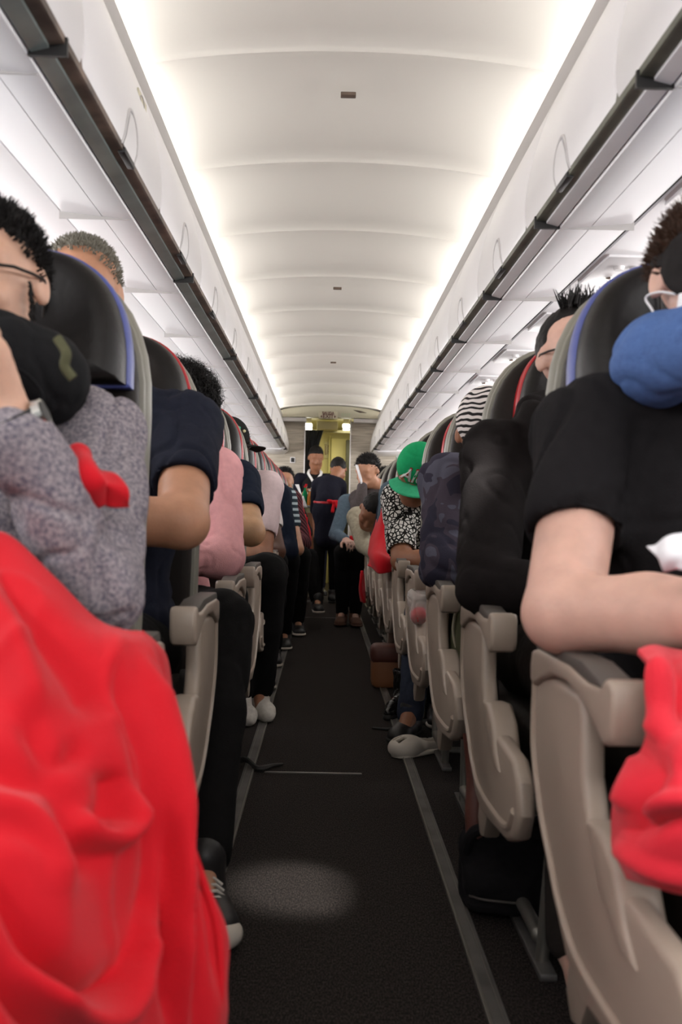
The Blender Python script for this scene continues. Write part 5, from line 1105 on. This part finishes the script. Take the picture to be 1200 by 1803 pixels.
# R4/R3 leg in jeans with foot
p = at(722, 1260, 3.9); t = root('person', (p.x, p.y, 0), 'lower leg in dark denim beside the white clog under the right seats', 'person')
blob('body', [cap((p.x+0.04, p.y+0.12, 0.42), (p.x, p.y, 0.10), 0.045, 0.034, k=0.02), cap((p.x, p.y, 0.09), (p.x-0.03, p.y-0.10, 0.04), 0.034, 0.028, k=0.02)], 0.007, M['skinC'], t)
shoe('shoe', (p.x, p.y, 0.085), (-0.4, -1), M['shoeblack'], M['rubber'], t)
blob('trousers', [cap((p.x+0.05, p.y+0.14, 0.46), (p.x+0.0, p.y-0.005, 0.085), 0.070, 0.052, k=0.02)], 0.008, M['jeans'], t, wr=0.006, wf=12)
p = at(738, 1312, 3.6); t = root('clog', (p.x, p.y, 0), 'white slotted clog lying on the floor by the right track', 'shoe')
Rc = rotm(yaw=-52); w_ = np.array((p.x, p.y, 0.0)); TT = lambda q: w_+Rc@(np.array(q, float)*0.92)
blob('upper', [ell(TT((0, -0.07, 0.035)), (0.050, 0.075, 0.042), Rc, k=0.02), cap(TT((-0.035, 0, 0.04)), TT((-0.030, 0.11, 0.028)), 0.016, 0.014, k=0.02), cap(TT((0.035, 0, 0.04)), TT((0.030, 0.11, 0.028)), 0.016, 0.014, k=0.02), cap(TT((-0.03, 0.12, 0.03)), TT((0.03, 0.12, 0.03)), 0.014, k=0.02),
     ell(TT((0, -0.055, 0.034)), (0.036, 0.064, 0.030), Rc, k=0.005, s='-'), rbox(TT((0.012, -0.105, 0.07)), (0.006, 0.016, 0.04), 0.003, Rc, k=0.003, s='-'), rbox(TT((-0.014, -0.105, 0.07)), (0.006, 0.016, 0.04), 0.003, Rc, k=0.003, s='-'), rbox(TT((0, 0.06, 0.06)), (0.022, 0.05, 0.03), 0.01, Rc, k=0.005, s='-')], 0.004, M['shoewhite'], t)
blob('sole', [cap(TT((0, -0.09, 0.010)), TT((0, 0.10, 0.010)), 0.040, 0.032, k=0.02), rbox((p.x, p.y, -0.05), (0.3, 0.3, 0.050), 0, k=0.002, s='-'), rbox((p.x, p.y, 0.067), (0.3, 0.3, 0.05), 0, k=0.002, s='-')], 0.004, M['shoewhite'], t)
# small white shoe tip on the far left and straps on the aisle floor
p = at(508, 1082, 8.7/1.0); boot('white trainer toe at the left aisle edge far down', (at(508, 1083, 8.0).x-0.03, 8.1, 0), (0.5, -1), M['shoewhite'], 0.06)
o = tubes('loose_strap', [catmull([Vector(at(395, 1350, 3.37)), Vector((at(430, 1345, 3.37).x, 3.37, 0.022)), Vector((at(455, 1360, 3.30).x, 3.30, 0.008)), Vector((at(478, 1356, 3.32).x, 3.34, 0.010)), Vector((at(497, 1350, 3.36).x, 3.38, 0.006))], 5)], [[0.012, 0.012, 0.012, 0.012, 0.011, 0.010, 0.009, 0.008, 0.008, 0.010, 0.012, 0.013, 0.012, 0.010, 0.008, 0.007, 0.006, 0.006, 0.005, 0.005, 0.004]], M['rubber'])
tag(o, 'black strap end lying on the carpet from the left seats', 'strap')
o = tubes('loose_strap', [[(at(655, 1283, 4.0).x, 4.0, 0.005), (at(680, 1284, 4.0).x, 3.98, 0.006), (at(705, 1284, 4.0).x, 3.99, 0.012), (at(722, 1280, 4.0).x, 4.0, 0.05)]], 0.005, M['rubber']); tag(o, 'thin dark strap crossing the right floor track', 'strap')

# ---- cabin crew at the far end
def attendant_back():
    x0, y0 = 0.028, 9.9
    t = root('person', (x0, y0, 0), 'crew member in dark dress with red sash seen from behind, bending forward', 'person')
    hc = np.array((x0+0.10, y0+0.36, 1.315)); R = rotm(yaw=185, pitch=50); ho, T = head_ops(hc, R)
    body = ho+[cap((x0+0.06, y0+0.22, 1.24), hc, 0.05, 0.05, k=0.03), ell((x0, y0, 0.95), (0.13, 0.10, 0.14), k=0.05), ell((x0+0.01, y0+0.12, 1.10), (0.08, 0.07, 0.10), k=0.04)]
    dress = [ell((x0, y0, 0.90), (0.148, 0.13, 0.15), k=0.06), cap((x0, y0, 0.86), (x0, y0, 0.64), 0.138, 0.132, k=0.05), cap((x0, y0+0.03, 1.0), (x0+0.010, y0+0.15, 1.14), 0.118, 0.120, k=0.06), cap((x0-0.075, y0+0.18, 1.17), (x0+0.095, y0+0.18, 1.17), 0.070, k=0.05)]
    for sx in (-1, 1):
        s_ = np.array((x0+0.010+sx*0.118, y0+0.18, 1.15)); e_ = s_+[sx*0.015, 0.10, -0.24]; w_ = e_+[-sx*0.03, 0.22, 0.02]
        body += [cap(s_, e_, 0.045, 0.038, k=0.02), cap(e_, w_, 0.038, 0.026, k=0.01)]+hand_ops(w_, w_-e_, (0, 0, 1), curl=0.7, side=-sx)
        dress += [cap(s_, e_, 0.062, 0.052, k=0.04), cap(e_, w_, 0.052, 0.040, k=0.01)]
        k_, a_ = np.array((x0+sx*0.07, y0-0.01, 0.50)), np.array((x0+sx*0.065, y0+0.02, 0.10))
        body += [cap((x0+sx*0.075, y0, 0.85), k_, 0.075, 0.05, k=0.03), cap(k_, a_, 0.050, 0.030, k=0.02), cap(a_, a_+[0, 0.12, -0.06], 0.028, 0.022, k=0.02)]
        blob('stocking', [cap(k_+[0, 0, 0.12], k_, 0.066, 0.056, k=0.02), cap(k_, a_, 0.057, 0.036, k=0.02)], 0.010, M['blackpants'], t)
        shoe('shoe', a_-[0, 0, 0.015], (sx*0.1, 1), M['shoeblack'], M['rubber'], t)
    blob('body', body, 0.009, M['skinC'], t); blob('dress', dress, 0.010, M['uniform'], t, wr=0.005, wf=10)
    blob('hair', [ell(T((0, 0.020, 0.040)), (0.083, 0.102, 0.094), R, k=0.02), rbox(T((0, -0.12, -0.02)), (0.12, 0.085, 0.085), 0.015, R@rotm(pitch=-22), k=0.02, s='-')], 0.009, M['hairblack'], t, wr=0.003, wf=40)
    z = 0.985; ring = [(x0+0.003+0.132*math.cos(a), y0+0.02+0.132*math.sin(a), z+0.01*math.sin(a)) for a in np.linspace(0, 2*PI, 33)[:-1]]
    s_ = rel(bm_obj('sash', tube_bm(ring, 0.014, 8, closed=True), M['redleather']), t)
    bx, by = x0+0.06, y0-0.125
    b_ = blob('bow', [ell((bx-0.035, by, z+0.005), (0.038, 0.014, 0.020), rotm(roll=12), k=0.01), ell((bx+0.035, by, z-0.005), (0.038, 0.014, 0.022), rotm(roll=25), k=0.01), ell((bx, by-0.01, z), (0.016, 0.016, 0.018), k=0.01), cap((bx, by, z), (bx-0.012, by-0.01, z-0.09), 0.012, 0.018, k=0.01), cap((bx, by, z), (bx+0.045, by-0.01, z-0.06), 0.012, 0.018, k=0.01)], 0.006, M['red'], t); b_.parent = s_; 
attendant_back()
def attendant_front():
    x0, y0 = -0.115, 11.0
    t = root('person', (x0, y0, 0), 'dark-haired crew member in vest and white collar facing the camera behind the trolley', 'person')
    hc = np.array((x0+0.01, y0-0.05, 1.475)); R = rotm(yaw=8, pitch=22); ho, T = head_ops(hc, R)
    body = ho+[cap((x0, y0, 1.30), hc-[0, 0, 0.06], 0.052, k=0.03), ell((x0, y0, 1.12), (0.14, 0.09, 0.18), k=0.05), ell((x0, y0, 0.90), (0.13, 0.10, 0.14), k=0.05)]
    vest = [ell((x0, y0, 1.13), (0.165, 0.11, 0.20), k=0.06), ell((x0, y0, 0.93), (0.15, 0.11, 0.13), k=0.06)]
    shirt = [cap((x0-0.15, y0, 1.255), (x0+0.15, y0, 1.255), 0.06, k=0.05)]
    for sx in (-1, 1):
        s_ = np.array((x0+sx*0.17, y0, 1.25)); e_ = s_+[sx*0.03, -0.06, -0.26]; w_ = e_+[-sx*0.10, -0.20, 0.10]
        body += [cap(s_, e_, 0.042, 0.036, k=0.02), cap(e_, w_, 0.036, 0.025, k=0.01)]+hand_ops(w_, w_-e_, (0, -0.2, 1), curl=0.8, side=sx)
        shirt += [cap(s_, e_, 0.058, 0.048, k=0.03), cap(e_, e_*.4+w_*.6, 0.048, 0.040, k=0.01)]
        a_ = np.array((x0+sx*0.09, y0, 0.10)); body += [cap((x0+sx*0.08, y0, 0.85), a_, 0.07, 0.032, k=0.03)]
        blob('trouser_leg', [cap((x0+sx*0.08, y0, 0.88), a_, 0.092, 0.052, k=0.03)], 0.012, M['uniform'], t); shoe('shoe', a_-[0, 0, 0.015], (sx*0.2, -1), M['shoeblack'], M['rubber'], t)
    blob('body', body, 0.009, M['skinC'], t); blob('shirt', shirt, 0.010, M['uniform'], t, wr=0.004, wf=12); blob('vest', vest, 0.010, M['blackcotton'], t, wr=0.003, wf=12)
    rel(tubes('collar', [catmull([(x0+sx*0.055, y0-0.02, 1.345), (x0+sx*0.070, y0-0.075, 1.31), (x0+sx*0.035, y0-0.115, 1.25), (x0+sx*0.006, y0-0.125, 1.20)], 5) for sx in (-1, 1)], 0.014, M['white']), t)
    blob('hair', [ell(T((0, 0.020, 0.042)), (0.083, 0.102, 0.094), R, k=0.02), rbox(T((0, -0.12, -0.02)), (0.12, 0.075, 0.080), 0.015, R@rotm(pitch=-18), k=0.02, s='-')], 0.009, M['hairblack'], t, wr=0.003, wf=40)
attendant_front()
# trolley with drinks between them
tx, ty = -0.135, 10.45; t = root('service_trolley', (tx, ty, 0), 'olive metal service trolley beside the crew, drinks on top', 'trolley')
rel(bm_obj('body', box_bm(tx-0.09, tx+0.12, ty-0.18, ty+0.20, 0.10, 0.93, 0.012), M['creamdark']), t)
rel(bm_obj('door', box_bm(tx-0.075, tx+0.105, ty-0.19, ty-0.178, 0.14, 0.88, 0.006), M['tanleather']), t)
rel(bm_obj('top_tray', box_bm(tx-0.10, tx+0.13, ty-0.19, ty+0.21, 0.93, 0.955, 0.008), M['metal']), t)
for sx in (-0.07, 0.10):
    for sy in (-0.14, 0.16):
        bm = bmesh.new(); bmesh.ops.create_cone(bm, cap_ends=True, segments=16, radius1=0.05, radius2=0.05, depth=0.025, matrix=Matrix.Translation((tx+sx, ty+sy, 0.05)) @ Matrix.Rotation(PI/2, 4, 'Y'))
        rel(bm_obj('wheel', bm, M['rubber']), t)
BC = {'green': M['capgreen'], 'red': M['red'], 'orange': mat('orange_juice_carton', (0.6, 0.2, 0.02), 0.5), 'amber': mat('amber_glass', (0.25, 0.11, 0.02), 0.2), 'white': M['white'], 'clear': M['glass']}
for i, (dx, dy, h, c_) in enumerate(((-0.07, -0.12, 0.20, 'green'), (-0.02, -0.13, 0.16, 'orange'), (0.04, -0.12, 0.18, 'amber'), (0.09, -0.13, 0.12, 'red'), (-0.06, -0.03, 0.22, 'amber'), (0.00, -0.03, 0.19, 'red'), (0.06, -0.02, 0.15, 'white'))):
    bx, by, bz = tx+dx, ty+dy, 0.955; o = root('bottle', (bx, by, bz), '%s bottle on the service trolley, %s' % ({'amber': 'amber', 'green': 'green', 'orange': 'orange', 'red': 'red', 'white': 'white', 'clear': 'clear'}[c_], ['front left corner', 'second along the front', 'third along the front', 'front right corner', 'back left', 'back middle', 'back right'][i]), 'bottle', 'drinks on the trolley')
    bm = bmesh.new(); pr = [(0.0, 0), (0.024, 0), (0.026, 0.01), (0.026, h*0.55), (0.020, h*0.68), (0.009, h*0.78), (0.009, h*0.92), (0.0, h*0.92)]; rows = [[bm.verts.new((bx+r_*math.cos(a)+1e-6*k, by+r_*math.sin(a), bz+z_)) for k, a in enumerate(np.linspace(0, 2*PI, 17)[:-1])] for r_, z_ in pr]
    for a, b in zip(rows[:-1], rows[1:]):
        for k in range(16): bm.faces.new((a[k], a[(k+1) % 16], b[(k+1) % 16], b[k]))
    bmesh.ops.remove_doubles(bm, verts=bm.verts, dist=1e-5)
    rel(bm_obj('glass', bm, BC[c_]), o); rel(tubes('lid', [[(bx, by, bz+h*0.9), (bx, by, bz+h)]], 0.0115, M['white'] if i % 2 else M['red']), o)
